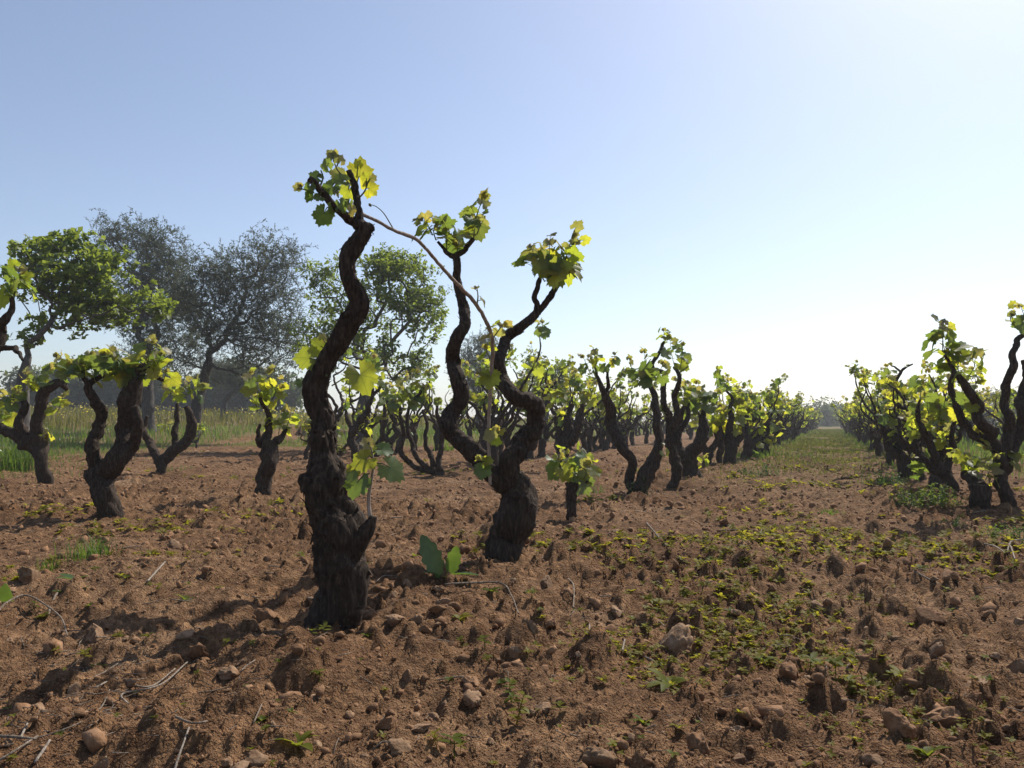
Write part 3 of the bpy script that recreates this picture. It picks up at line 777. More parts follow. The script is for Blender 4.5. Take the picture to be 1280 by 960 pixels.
traced_vine("broad V-shaped grapevine with dense yellow-green heads along the path", (866, 598),
    [(868, 600, 28), (864, 584, 26), (858, 570, 26)],
    [[(858, 574, 18), (850, 556, 15), (846, 540, 12), (850, 520, 9), (856, 506, 7)],
     [(862, 574, 22), (870, 556, 20), (877, 538, 18), (880, 520, 11), (882, 508, 7)]],
    [(882, 508, 5, 1.1, 'ydd'), (878, 514, 5, 1.1, 'dyd', -.3), (856, 504, 5, 1.1, 'yyd'), (866, 520, 4, 1.1, 'yyd'), (886, 512, 4, 1.1, 'dd', .4), (873, 500, 4, 1, 'dyb'), (878, 585, 4, .8, 'yy', .4)],
    seed=71, seg=18, leafsize=0.11)

traced_vine("leafy grapevine with a round yellow-green head further along the path", (884, 590),
    [(886, 592, 16), (886, 575, 15), (884, 562, 16)],
    [[(884, 566, 12), (878, 552, 9), (880, 540, 6)], [(886, 566, 12), (895, 550, 9), (900, 538, 6)]],
    [(880, 545, 5, 1.2, 'yyd'), (889, 540, 5, 1.2, 'yyy'), (900, 540, 5, 1.2, 'yyd'), (894, 532, 4, 1.2, 'yyy'), (884, 552, 4, 1, 'yd')],
    seed=75, seg=14, leafsize=0.12, Y=10.4)

traced_vine("dark thick grapevine with a thin crook rising above its leafy head by the path", (912, 587),
    [(911, 588, 20), (913, 570, 21), (916, 552, 20)],
    [[(915, 556, 15), (912, 530, 11), (913, 508, 6), (915, 498, 5), (908, 489, 4)], [(918, 556, 13), (926, 535, 9), (928, 515, 6)], [(912, 558, 11), (904, 545, 8), (900, 530, 6)]],
    [(908, 488, 5, .9, 'ddy'), (920, 525, 6, 1.3, 'yyd'), (926, 510, 6, 1.2, 'yyd'), (928, 500, 4, .9, 'dd'), (903, 532, 5, 1.2, 'yyy'), (922, 540, 5, 1.2, 'ydd')],
    seed=79, seg=14, leafsize=0.12, Y=10.6)

traced_vine("two-headed dark grapevine with a stubby cut arm, further along the path", (934, 579),
    [(932, 580, 15), (934, 565, 16), (938, 552, 15)],
    [[(938, 556, 12), (934, 540, 9), (940, 528, 8), (945, 522, 6)], [(934, 560, 10), (933, 535, 7), (934, 520, 5)], [(938, 556, 11), (948, 545, 9), (954, 535, 6)]],
    [(934, 548, 4, 1.1, 'yd'), (950, 545, 4, 1.1, 'yy'), (955, 532, 4, 1.1, 'yd'), (940, 565, 4, 1, 'yd')],
    seed=83, seg=12, leafsize=0.12, Y=12.0)

traced_vine("far grapevine with a raised fork of two thin arms against the sky", (958, 571),
    [(956, 572, 14), (956, 555, 18), (957, 543, 16)],
    [[(957, 545, 9), (955, 525, 5.5), (952, 512, 5), (948, 503, 4)], [(958, 545, 9), (960, 527, 5), (963, 515, 4), (966, 508, 3.5)], [(962, 550, 9), (976, 535, 6), (978, 525, 5), (972, 517, 4)]],
    [(948, 503, 4, 1.1, 'dyd'), (966, 509, 5, 1.2, 'dyy'), (971, 516, 4, 1.1, 'dd'), (970, 545, 5, 1.3, 'yyd'), (964, 556, 4, 1.2, 'yd'), (952, 560, 4, 1.1, 'yd')],
    seed=87, seg=12, leafsize=0.12, Y=14.0)

# middle row behind the two big vines
traced_vine("grapevine of four thin splayed stems seen between the two big front vines", (545, 594),
    [(548, 596, 20), (546, 590, 18), (545, 586, 12)],
    [[(545, 592, 8), (522, 585, 8), (502, 568, 8), (503, 545, 7), (501, 525, 6), (500, 508, 5)],
     [(545, 592, 8), (521, 572, 8), (512, 543, 7), (509, 522, 6), (512, 505, 5)],
     [(542, 592, 9), (538, 568, 8), (531, 553, 7), (534, 530, 6), (528, 512, 4)],
     [(551, 592, 9), (550, 572, 9), (554, 547, 8), (549, 524, 7), (546, 506, 5)]],
    [(500, 508, 6, 1.1, 'ydd'), (510, 505, 5, 1.1, 'dd'), (520, 500, 6, 1.1, 'ddy'), (530, 485, 5, 1.1, 'yyd'), (548, 508, 3, .7, 'yd'), (496, 515, 4, 1, 'dd', -.3), (526, 505, 5, 1.1, 'ddy', .3)],
    spurs=[[(512, 507, 5), (522, 494, 5), (531, 482, 4)]], seed=91, seg=12, leafsize=0.115)
traced_vine("grapevine with a hooked stem glimpsed just right of the foremost trunk", (447, 574),
    [(448, 576, 15), (446, 562, 14), (440, 548, 13), (441, 535, 13)],
    [[(441, 540, 13), (450, 524, 12), (460, 512, 10), (466, 495, 7), (464, 475, 4), (468, 458, 3)], [(441, 540, 9), (433, 525, 7), (432, 510, 5)]],
    [(468, 465, 6, 1.1, 'yyd'), (464, 488, 4, 1, 'yd'), (474, 480, 5, 1, 'yyb', .4), (456, 540, 4, 1, 'yy', .2), (462, 450, 5, .8, 'byd'), (480, 495, 4, 1, 'dd', .4), (432, 512, 3, .8, 'yd')],
    spurs=[[(464, 496, 6), (472, 488, 5), (477, 478, 4)]], seed=95, seg=12, leafsize=0.115, Y=11.0)
traced_vine("grapevine with a U-shaped fork in the second row before the green meadow", (484, 572),
    [(484, 573, 13), (485, 560, 14), (486, 550, 15)],
    [[(486, 553, 10), (478, 540, 8), (482, 520, 7), (480, 505, 5)], [(488, 553, 11), (496, 538, 9), (488, 518, 8), (483, 500, 6)]],
    [(480, 505, 5, 1.1, 'yd'), (484, 500, 5, 1.1, 'ydd'), (476, 525, 4, .9, 'yy'), (492, 520, 4, .9, 'yd')],
    seed=97, seg=10, leafsize=0.125, Y=13.5)
traced_vine("thick short-armed grapevine behind the leafy stump", (704, 576),
    [(704, 577, 16), (706, 562, 18), (708, 550, 20)],
    [[(702, 556, 14), (710, 538, 14), (712, 520, 12), (716, 505, 7)], [(712, 556, 15), (722, 540, 13), (726, 520, 10), (728, 505, 6)], [(700, 558, 10), (698, 540, 9), (694, 520, 6)]],
    [(716, 500, 6, 1.5, 'ddy'), (728, 502, 6, 1.6, 'ydy'), (734, 505, 5, 1.5, 'yy', .4), (722, 498, 5, 1.4, 'dyy'), (695, 510, 6, 1.3, 'yyd'), (690, 500, 4, 1.2, 'yy', -.3), (704, 530, 4, 1.1, 'yd')],
    seed=99, seg=14, leafsize=0.085, Y=9.5)

# right-hand row
traced_vine("tall forked grapevine at the right edge with one arm swung left under a leafy head", (1258, 640),
    [(1258, 642, 22), (1256, 620, 19), (1252, 600, 18), (1250, 580, 17), (1249, 562, 20)],
    [[(1249, 566, 18), (1242, 548, 16), (1228, 530, 15), (1222, 518, 15), (1225, 506, 15), (1213, 490, 13), (1204, 478, 12), (1196, 467, 9)],
     [(1250, 566, 18), (1260, 545, 15), (1263, 528, 13), (1258, 508, 11), (1257, 488, 11), (1263, 472, 11), (1269, 456, 10), (1267, 440, 9), (1272, 428, 9), (1281, 419, 8), (1290, 412, 6)],
     [(1246, 556, 15), (1230, 549, 14), (1214, 541, 12), (1203, 525, 11), (1197, 505, 10), (1190, 490, 9), (1190, 474, 8), (1194, 465, 5)],
     [(1254, 590, 14), (1272, 560, 12), (1278, 530, 12), (1277, 508, 14), (1282, 480, 10), (1280, 450, 9)]],
    [(1192, 468, 5, 1, 'ddy', -.3), (1198, 465, 6, 1.1, 'yyd', .1), (1210, 472, 5, 1, 'ydd', .4), (1182, 444, 5, 1.15, 'ddd', -.2), (1178, 440, 5, 1.1, 'dddy', .1), (1288, 414, 6, 1, 'dyd', -.2), (1276, 414, 5, .9, 'dyd', -.5), (1253, 585, 4, .9, 'yy', .3), (1240, 610, 4, .7, 'yb', -.4), (1216, 510, 4, .8, 'yd', -.2), (1262, 582, 4, .9, 'yyd', .4), (1205, 520, 4, .8, 'dy', .1), (1226, 552, 4, .8, 'yy')],
    spurs=[[(1194, 468, 8), (1188, 456, 5), (1181, 444, 4)]],
    seed=103, detail=1.1, seg=24, leafsize=0.092, Y=5.5)
traced_vine("sawn-off grapevine stump at right with its cut face leaning left", (1225, 639),
    [(1225, 642, 30), (1224, 622, 28), (1225, 606, 26)], [[(1226, 612, 24), (1218, 598, 20), (1204, 592, 17)]],
    [(1214, 592, 5, 1.0, 'yyy', -.3), (1226, 596, 5, 1.0, 'yyd', .2), (1232, 600, 4, .9, 'yb', .4), (1205, 590, 4, .9, 'yy', -.4)],
    seed=107, seg=20, leafsize=0.095, Y=5.4)
traced_vine("tangled grapevine left of the sawn-off stump, hung with yellow leaves", (1190, 622),
    [(1191, 624, 18), (1186, 604, 18), (1178, 588, 18)],
    [[(1178, 592, 14), (1168, 570, 12), (1160, 550, 11), (1150, 530, 10), (1148, 510, 6), (1150, 500, 4)], [(1182, 590, 14), (1190, 565, 11), (1188, 545, 9), (1194, 525, 6)], [(1176, 592, 12), (1160, 580, 10), (1148, 565, 8), (1142, 548, 6)]],
    [(1150, 500, 5, 1., 'ydd'), (1160, 525, 6, 1.2, 'yyd'), (1178, 520, 5, 1.1, 'dyd'), (1190, 530, 5, 1.1, 'ddy'), (1182, 560, 5, 1.1, 'yyy'), (1142, 548, 4, 1, 'yy'), (1155, 550, 4, 1, 'yd'), (1158, 596, 5, 1, 'yyd'), (1172, 540, 5, 1.1, 'yy')],
    seed=109, seg=18, leafsize=0.10, Y=6.4)
traced_vine("grapevine with a tall nearly bare Y-shaped arm against the sky in the right row", (1133, 598),
    [(1133, 600, 20), (1131, 580, 20), (1128, 564, 22)],
    [[(1130, 568, 16), (1120, 545, 12), (1118, 520, 8), (1121, 500, 8), (1121, 482, 7), (1127, 465, 5), (1133, 459, 3.5), (1141, 455, 3)], [(1127, 466, 4), (1120, 460, 3), (1113, 456, 2.5)],
     [(1121, 505, 6), (1130, 510, 6), (1138, 504, 4), (1144, 498, 3)], [(1126, 570, 14), (1110, 555, 11), (1104, 530, 9), (1112, 512, 6), (1120, 505, 4)], [(1135, 568, 13), (1146, 545, 10), (1145, 525, 8), (1150, 500, 5)]],
    [(1113, 457, 1, .38, 'dy'), (1134, 459, 1, .38, 'd'), (1121, 484, 2, .6, 'yd'), (1112, 505, 4, .9, 'yd'), (1150, 500, 5, 1, 'dyd'), (1130, 530, 5, 1.1, 'yyd'), (1137, 535, 4, 1.1, 'yd'), (1118, 556, 4, 1, 'yy'), (1105, 532, 4, 1, 'dd'), (1140, 560, 4, 1, 'yd')],
    seed=113, seg=14, leafsize=0.105, Y=8.6)
# vine whose arm reaches in at the left edge
traced_vine("grapevine beyond the left edge whose leafy arm tip reaches into view beneath the fig tree", (-90, 660),
    [(-90, 662, 34), (-84, 620, 32), (-70, 570, 30), (-58, 530, 30)],
    [[(-58, 536, 24), (-38, 500, 20), (-18, 460, 18), (-4, 432, 17), (1, 412, 16), (10, 399, 13), (15, 385, 10), (15, 372, 8)], [(-62, 534, 22), (-85, 500, 18), (-100, 450, 14), (-96, 400, 10)], [(-6, 436, 9), (14, 434, 8), (23, 440, 7), (28, 450, 5)]],
    [(15, 374, 5, 1, 'dyd', .3), (18, 372, 5, 1.05, 'yyd', -.1), (-96, 400, 6, 1, 'yd')], seed=117, seg=22, leafsize=0.10, Y=4.3)

# ---- procedural vines for the rest of the rows
def make_vine(base, seed, near, label, group, size=1.0, seg=10, detail=0.7):
    v = Vine(base, label, group, near, seed, detail, seg)
    rng = v.rng; b = np.asarray(base, float)
    r0 = rng.uniform(0.036, 0.054) * size; h = rng.uniform(0.22, 0.45) * size
    lean = rng.normal(0, 0.10, 2)
    top = b + np.array([lean[0], lean[1], h])
    v.wood(np.array([(*(b - [0, 0, .08]), r0 * 1.2), (*(b + (top - b) * .4 + rng.normal(0, .012, 3)), r0), (*(b + (top - b) * .8 + rng.normal(0, .012, 3)), r0 * 1.05), (*top, r0 * .9)]), "trunk", 0.16, 0.12, 0.5)
    na = int(rng.integers(3, 6)); az0 = rng.uniform(0, 6.28); thin = seed % 3 != 1
    for k in range(na):
        az = az0 + k * 6.28 / na + rng.normal() * .4
        out = np.array([math.cos(az), math.sin(az), 0])
        L = rng.uniform(0.35, 1.0) ** 1.1 * size
        P = [(*(top - [0, 0, .06]), r0 * .72)]; p = top.copy(); nseg = 5
        side = np.array([-out[1], out[0], 0])
        for i in range(nseg):
            p = p + np.array([0, 0, L / nseg * rng.uniform(.6, 1.15)]) + out * L / nseg * (0.75 - 0.75 * i / nseg) + (side * rng.normal() + out * rng.normal()) * 0.055 * size
            P.append((*p, r0 * (.50 - .38 * (i + 1) / nseg)))
        v.wood(np.array(P), "arm", 0.12, 0.10, 0.45)
        for q in range(int(rng.integers(1, 3 if thin else 5))):
            v.shoot(np.array(P[-1][:3]) - np.array([0, 0, .03 * q]) + rng.normal(0, .015, 3), (rng.normal() * .5, rng.normal() * .5, 1), rng.uniform(.09, .17), int(rng.integers(4, 7)), rng.uniform(.055, .085), 'yydd')
        if rng.random() < (.35 if thin else .7):
            i = rng.integers(2, 5)
            v.shoot(np.array(P[i][:3]), (rng.normal(), rng.normal(), .8), .09, 4, rng.uniform(.06, .09), 'yyd')
    if rng.random() < .5: v.shoot(top, (rng.normal(), rng.normal(), .8), .08, 4, .075, 'yyd')
    return v.finish()
def copy_tree(o, parent=None):
    c = o.copy(); COL.objects.link(c)
    if parent is not None: c.parent = parent
    for ch in list(o.children): copy_tree(ch, c)
    return c

rngR = np.random.default_rng(5)
ROWNAME = {0: ("far grapevine in the row along the left side of the path", "far vines left of the path"),
           -3.2: ("far grapevine in the second row left of the path", "far vines of the second row"),
           -6.45: ("far grapevine in the third row, before the green meadow", "far vines of the third row"),
           2.2: ("far grapevine in the row along the right side of the path", "far vines right of the path"),
           7.2: ("far grapevine in the third row on the right", "far vines of the third row on the right"),
           4.7: ("far grapevine in the row behind the right-hand row", "far vines behind the right row")}
PROTO = []
ORD = "first second third fourth fifth sixth seventh eighth ninth tenth eleventh twelfth thirteenth fourteenth fifteenth".split()
FROM = {0: (14.4, "{} vine beyond the raised-fork vine in the row left of the path"),
        -3.2: (10.0, "{} vine beyond the four-stemmed one in the second row left of the path"),
        -6.45: (10.0, "{} vine from the near end of the third row, against the green meadow"),
        2.2: (8.9, "{} vine beyond the bare Y-armed one in the row right of the path"),
        4.7: (0.0, "{} vine from the right picture edge in the row behind the right-hand row"),
        7.2: (0.0, "{} vine from the right picture edge in the third row on the right")}
SHORT = {0: "grapevine crowding among the last distinct vines of the row left of the path", 2.2: "leafy grapevine crowding between the stump and the bare Y-armed vine at right"}
def row(u, y0, y1, sp=0.82):
    cnt = 0
    y = y0; lab, grp = ROWNAME[u]
    while y < y1:
        yy = y + rngR.normal() * .12; uu = u + rngR.normal() * .10
        x = ROW_S * yy + ROW_C + uu / CA
        y += sp * CA * (1 if yy < 30 else 1.35 if yy < 46 else 2.2)
        if rngR.random() < .06 or 640 + F * x / yy > 1480: continue
        z = hz(x, yy)
        if len(PROTO) < 18:
            o = make_vine((x, yy, z), 300 + len(PROTO) * 7, False, lab, grp); PROTO.append(o)
        else:
            o = copy_tree(PROTO[rngR.integers(len(PROTO))])
            o.location = (x, yy, z); o.rotation_euler = (0, 0, rngR.uniform(0, 6.28)); q = rngR.uniform(.85, 1.12) * (1 + .28 * max(0, min(1, (24 - yy) / 6)) * (u < 1)); o.scale = (q, q, q * rngR.uniform(.9, 1.1))
        y_from, phrase = FROM[u]
        o["group"] = grp
        if yy < y_from: o["label"] = SHORT[u]
        elif cnt < len(ORD): o["label"] = phrase.format(ORD[cnt]); cnt += 1
        else: o["label"] = lab
row(0, 11.2, 74, .62)
row(-3.2, 10.6, 60, .55)
row(-6.45, 13.2, 50, .65)
row(2.2, 7.0, 74, .62)
row(4.7, 4.6, 46, .75)
row(7.2, 6.0, 30, 1.3)
# singles in the left part of the third and fourth rows
for (px, py, lab) in ((246, 561, "small stump-like vine at the edge of the meadow behind the forked little vine"), (380, 575, "bushy grapevine half hidden by the foremost trunk, before the meadow"), (418, 580, "slender grapevine directly behind the foremost trunk")):
    g = ground(px, py)
    make_vine(g, 500 + px, False, lab, "old bush-trained grapevines", .85 if px > 300 else .55)

# ------------------------------------------------------------------ ground sheet
def build_ground():
    C0 = np.array([0.0, -1.2])
    a = np.concatenate([np.linspace(-180, -48, 30, endpoint=False), np.linspace(-48, -37, 30, endpoint=False), np.linspace(-37, 37, 640), np.linspace(37, 48, 31)[1:], np.linspace(48, 180, 31)[1:-1]])
    a = np.radians(a); na = len(a)
    r = [0.0, 0.5, 1.0, 1.5, 1.9]
    x = 2.2
    while x < 30: r.append(x); x *= 1.0054
    while x < 70: r.append(x); x *= 1.014
    while x < 620: r.append(x); x *= 1.09
    r.append(640.0)
    r = np.array(r[1:]); nr = len(r)
    X = C0[0] + r[:, None] * np.sin(a)[None]; Y = C0[1] + r[:, None] * np.cos(a)[None]
    X = X.ravel(); Y = Y.ravel()
    Z = H(X, Y)
    e = edge_dist(X, Y); u, v = row_uv(X, Y)
    green = np.clip(e * 0.8 + 0.5, 0, 1.2) + np.clip((Y - 5) / 14, 0, 0.95) * np.exp(-((u - 1.1) / 1.1) ** 2) * (e < 0) + np.clip((Y - 40) / 20, 0, 1) + 0.5 * np.clip((u - 5.5) / 2, 0, 1)
    V = np.stack([X, Y, Z], 1)
    i = np.arange(nr - 1)[:, None] * na; j = np.arange(na)[None]; k = (j + 1) % na
    Q = np.stack([i + j, i + k, i + na + k, i + na + j], -1).reshape(-1, 4)
    Q = Q[:, ::-1]
    V = np.vstack([V, [[C0[0], C0[1], hz(*C0)]]])
    jj = np.arange(na); T = np.stack([(jj + 1) % na, jj, np.full(na, len(V) - 1)], -1)
    me = mesh_np("ground", V, [Q, T], M_SOIL, True, None, {"green": np.append(green, 0)})
    obj("ground", me, label="tilled reddish brown soil full of clods", kind="structure")
build_ground()

# ------------------------------------------------------------------ stones and clods
def ico(sub):
    t = (1 + 5 ** .5) / 2
    V = [(-1, t, 0), (1, t, 0), (-1, -t, 0), (1, -t, 0), (0, -1, t), (0, 1, t), (0, -1, -t), (0, 1, -t), (t, 0, -1), (t, 0, 1), (-t, 0, -1), (-t, 0, 1)]
    Fc = [(0, 11, 5), (0, 5, 1), (0, 1, 7), (0, 7, 10), (0, 10, 11), (1, 5, 9), (5, 11, 4), (11, 10, 2), (10, 7, 6), (7, 1, 8), (3, 9, 4), (3, 4, 2), (3, 2, 6), (3, 6, 8), (3, 8, 9), (4, 9, 5), (2, 4, 11), (6, 2, 10), (8, 6, 7), (9, 8, 1)]
    V = [tuple(np.array(v) / np.linalg.norm(v)) for v in V]
    for _ in range(sub):
        cache = {}; nf = []
        def mid(a, b):
            k = (min(a, b), max(a, b))
            if k not in cache:
                m = np.array(V[a]) + np.array(V[b]); V.append(tuple(m / np.linalg.norm(m))); cache[k] = len(V) - 1
            return cache[k]
        for a, b, c in Fc:
            x, y, z = mid(a, b), mid(b, c), mid(c, a); nf += [(a, x, z), (b, y, x), (c, z, y), (x, y, z)]
        Fc = nf
    return np.array(V), np.array(Fc)
def rock(sub, seed, rough=0.3, cut=0.0):
    V, T = ico(sub); rng = np.random.default_rng(seed)
    d = 1 + rough * vn3(V[:, 0] * 1.3 + seed, V[:, 1] * 1.3, V[:, 2] * 1.3, seed) + rough * .6 * vn3(V[:, 0] * 3.1, V[:, 1] * 3.1 + seed, V[:, 2] * 3.1, seed + 1) + (rough * .55 * vn3(V[:, 0] * 7.1, V[:, 1] * 7.1 + seed, V[:, 2] * 7.1, seed + 2) if sub > 1 else 0)
    V = V * d[:, None]
    for _ in range(int(cut)):
        n = norm(rng.normal(size=3)); k = rng.uniform(.5, .8)
        ex = np.maximum(0, V @ n - k); V = V - ex[:, None] * n * .92
    V = V * np.array([1, rng.uniform(.65, .95), rng.uniform(.5, .85)])
    return V, T
ROCKS = [rock(3, 700 + k, 0.34, 7 if k % 2 else 5) for k in range(8)]
ROCKS_LO = [rock(2, 740 + k, 0.34, 3) for k in range(6)]
CRUMBS = [rock(0, 780 + k, 0.5, 0) for k in range(8)]
CLODS_LO = [rock(1, 760 + k, 0.55, 3) for k in range(8)]
ROCKM = {'s': [mesh_np("stone", v, f, M_STONE) for v, f in ROCKS], 'c': [mesh_np("clod", v, f, M_CLOD) for v, f in ROCKS], 'l': [mesh_np("stone", v, f, M_STONE) for v, f in ROCKS_LO]}
rngS = np.random.default_rng(77)
def stone(px, py, size_px, kind, label, flat=1.0, group=None):
    p = ground(px, py + size_px * 0.3)
    s = size_px * p[1] / F * 0.56
    k = rngS.integers(8)
    o = obj("stone" if kind == 's' else "soil_clod", ROCKM[kind][k], None, label, "stone" if kind == 's' else "soil clod", group)
    o.location = (p[0], p[1] + s * .3, hz(p[0], p[1], True) + s * 0.22 * flat)
    o.rotation_euler = (rngS.normal() * .3, rngS.normal() * .3, rngS.uniform(0, 6.28))
    o.scale = (s, s, s * flat)
for a in [
    (33, 717, 34, 's', "blocky pale stone with a shaded face near the left edge"), (4, 740, 26, 's', "pale rounded stone cut off by the left edge"),
    (92, 860, 20, 's', "small bright angular stone lying beside the pile of prunings"), (117, 789, 30, 's', "tan stone with a pale flat top left of the long shadow"),
    (248, 808, 30, 'c', "large dark lumpy clod behind the bright-topped stone in the trunk's shadow"), (286, 836, 32, 's', "big bright-topped round stone in the trunk's shadow"),
    (230, 793, 19, 's', "narrow upright pale stone beside the dark lumpy clod"), (331, 767, 36, 'c', "dark earth clod just left of the front trunk's foot"),
    (320, 945, 26, 's', "upright rounded stone at the bottom edge beside the pale weed"), (296, 955, 32, 's', "broad pale stone cut by the bottom edge left of the upright stone"),
    (127, 936, 22, 's', "leaning pale stone on the eroded bank in the bottom left corner"), (97, 891, 20, 's', "lumpy pale stone at the end of the long pruned twig"),
    (493, 768, 30, 's', "long flat pale stone right of the front trunk's foot", .7), (457, 768, 17, 's', "small pale stone touching the front trunk's foot"),
    (521, 773, 16, 's', "small upright stone right of the long flat pale one"), (549, 738, 17, 's', "smooth egg-shaped stone below the dock plant"),
    (493, 742, 15, 's', "small smooth round stone above the long flat pale one"), (509, 731, 14, 's', "brown pebble left of the dock plant"),
    (552, 753, 18, 's', "stubby tan stone under the egg-shaped one"), (682, 726, 21, 's', "smooth rounded stone on bare soil right of the V-armed vine"),
    (590, 848, 28, 'c', "large brown clod above the biggest foreground stone"), (587, 876, 33, 's', "biggest rough brown stone of the near foreground, left of centre"),
    (509, 863, 20, 's', "dull brown stone left of the large brown clod"), (520, 904, 28, 's', "flat orange-tan slab of stone in the near foreground", .45),
    (543, 897, 17, 's', "small upright stone beside the flat orange-tan slab"), (480, 902, 34, 'c', "dark jagged clod left of the flat orange-tan slab"),
    (500, 932, 28, 's', "tan stone beside the short twig near the bottom edge"), (664, 800, 18, 's', "pale egg-like stone lying by a dead leaf right of centre"),
    (676, 887, 27, 's', "long tilted stone beside the tall string of seedlings", .7), (642, 814, 20, 's', "pale half-buried stone left of the egg-like stone"),
    (772, 766, 22, 's', "round brown stone sitting alone above the small white straw"), (843, 804, 44, 's', "largest pale two-lobed stone right of centre"),
    (690, 788, 18, 'c', "small dark clod left of the round brown stone"), (989, 839, 33, 'c', "big dark upright clod among seedlings on the right"),
    (750, 948, 36, 's', "big pale lump of stone at the bottom edge right of centre"), (876, 936, 34, 'c', "dark clod near the bottom edge under the broad-leaved weed"),
    (925, 948, 20, 's', "thin pointed stone standing at the bottom edge"), (921, 914, 22, 's', "grey-brown stone above the thin pointed one"),
    (1177, 814, 28, 's', "pale pitted stone among seedlings toward the right edge"), (1220, 847, 46, 's', "long flat pale stone near the right edge", .45),
    (1146, 831, 26, 's', "thin flat stone left of the pale pitted stone", .5), (1025, 760, 23, 's', "half-buried tan stone in the green weed patch"),
    (1162, 770, 32, 'c', "dark rounded clod above the pale pitted stone"), (1188, 726, 24, 'c', "dark clod beside the white straw on the right"),
    (1275, 833, 27, 's', "upright brown stone cut by the right edge"), (1127, 915, 32, 'c', "tall brown clod in the lower right foreground"),
    (1180, 884, 46, 'c', "widest dark clod of the lower right foreground"), (1220, 874, 28, 'c', "brown clod right of the widest dark clod"),
    (1094, 950, 26, 's', "curved pale stone at the bottom edge on the right"), (1275, 789, 17, 's', "small round stone high at the right edge"),
    (206, 670, 16, 'c', "dark clod on open soil left of the front vine"), (218, 681, 16, 's', "small tan stone beside the dark clod on open soil"),
    (735, 683, 18, 'c', "dark rounded clod on the soil right of the stump with three leaves"), (785, 720, 16, 's', "pale pebble in the weeds left of the path"), (766, 667, 14, 's', "pale pebble right of the leafy stump's foot")]:
    stone(a[0], a[1], a[2], a[3], a[4], a[5] if len(a) > 5 else 1.0)
for k in range(120):
    py = 600 + 360 * rngS.random() ** 0.8; px = rngS.uniform(-20, 1300)
    p = ground(px, py); s = rngS.uniform(.005, .014)
    if rngS.random() < .2: s *= 1.4
    o = obj("stone", ROCKM['l'][rngS.integers(6)], None, "small tan stone half sunk in the brown tilled soil", "stone", "small stones scattered over the soil")
    o.location = (p[0], p[1], hz(p[0], p[1], True) + s * .3)
    o.rotation_euler = (rngS.normal() * .4, rngS.normal() * .4, rngS.uniform(0, 6.28)); o.scale = (s, s, s * rngS.uniform(.6, 1))

def rot_xyz(rng, n, tilt):
    az = rng.uniform(0, 2 * math.pi, n); a = rng.normal(0, tilt, n); b = rng.normal(0, tilt, n)
    cz, sz, ca, sa, cb, sb = np.cos(az), np.sin(az), np.cos(a), np.sin(a), np.cos(b), np.sin(b)
    Rz = np.zeros((n, 3, 3)); Rz[:, 0, 0] = cz; Rz[:, 0, 1] = -sz; Rz[:, 1, 0] = sz; Rz[:, 1, 1] = cz; Rz[:, 2, 2] = 1
    Rx = np.zeros((n, 3, 3)); Rx[:, 0, 0] = 1; Rx[:, 1, 1] = ca; Rx[:, 1, 2] = -sa; Rx[:, 2, 1] = sa; Rx[:, 2, 2] = ca
    Ry = np.zeros((n, 3, 3)); Ry[:, 0, 0] = cb; Ry[:, 0, 2] = sb; Ry[:, 1, 1] = 1; Ry[:, 2, 0] = -sb; Ry[:, 2, 2] = cb
    return Rz @ Rx @ Ry
def scatter(variants, P, Sc, rng, tilt=0.25, squash=None):
    """joins transformed copies of the variants: returns vertices and triangles"""
    Vs, Ts, n0 = [], [], 0
    which = rng.integers(0, len(variants), len(P)); R = rot_xyz(rng, len(P), tilt)
    for k, (v, t) in enumerate(variants):
        m = np.where(which == k)[0]
        if not len(m): continue
        X = np.einsum('nij,vj->nvi', R[m], v) * Sc[m][:, None, None]
        if squash is not None: X[..., 2] *= squash
        X = X + P[m][:, None]
        Vs.append(X.reshape(-1, 3)); Ts.append((t[None] + (np.arange(len(m)) * len(v))[:, None, None] + n0).reshape(-1, 3)); n0 += len(m) * len(v)
    return np.concatenate(Vs), np.concatenate(Ts)
def ground_many(px, py):
    """flat-ground hits for arrays of pixels"""
    a = (px - 640) / F; b = (480 - py) / F
    ry = CP - b * SP; rz = SP + b * CP
    t = -CAM[2] / rz
    return a * t, ry * t
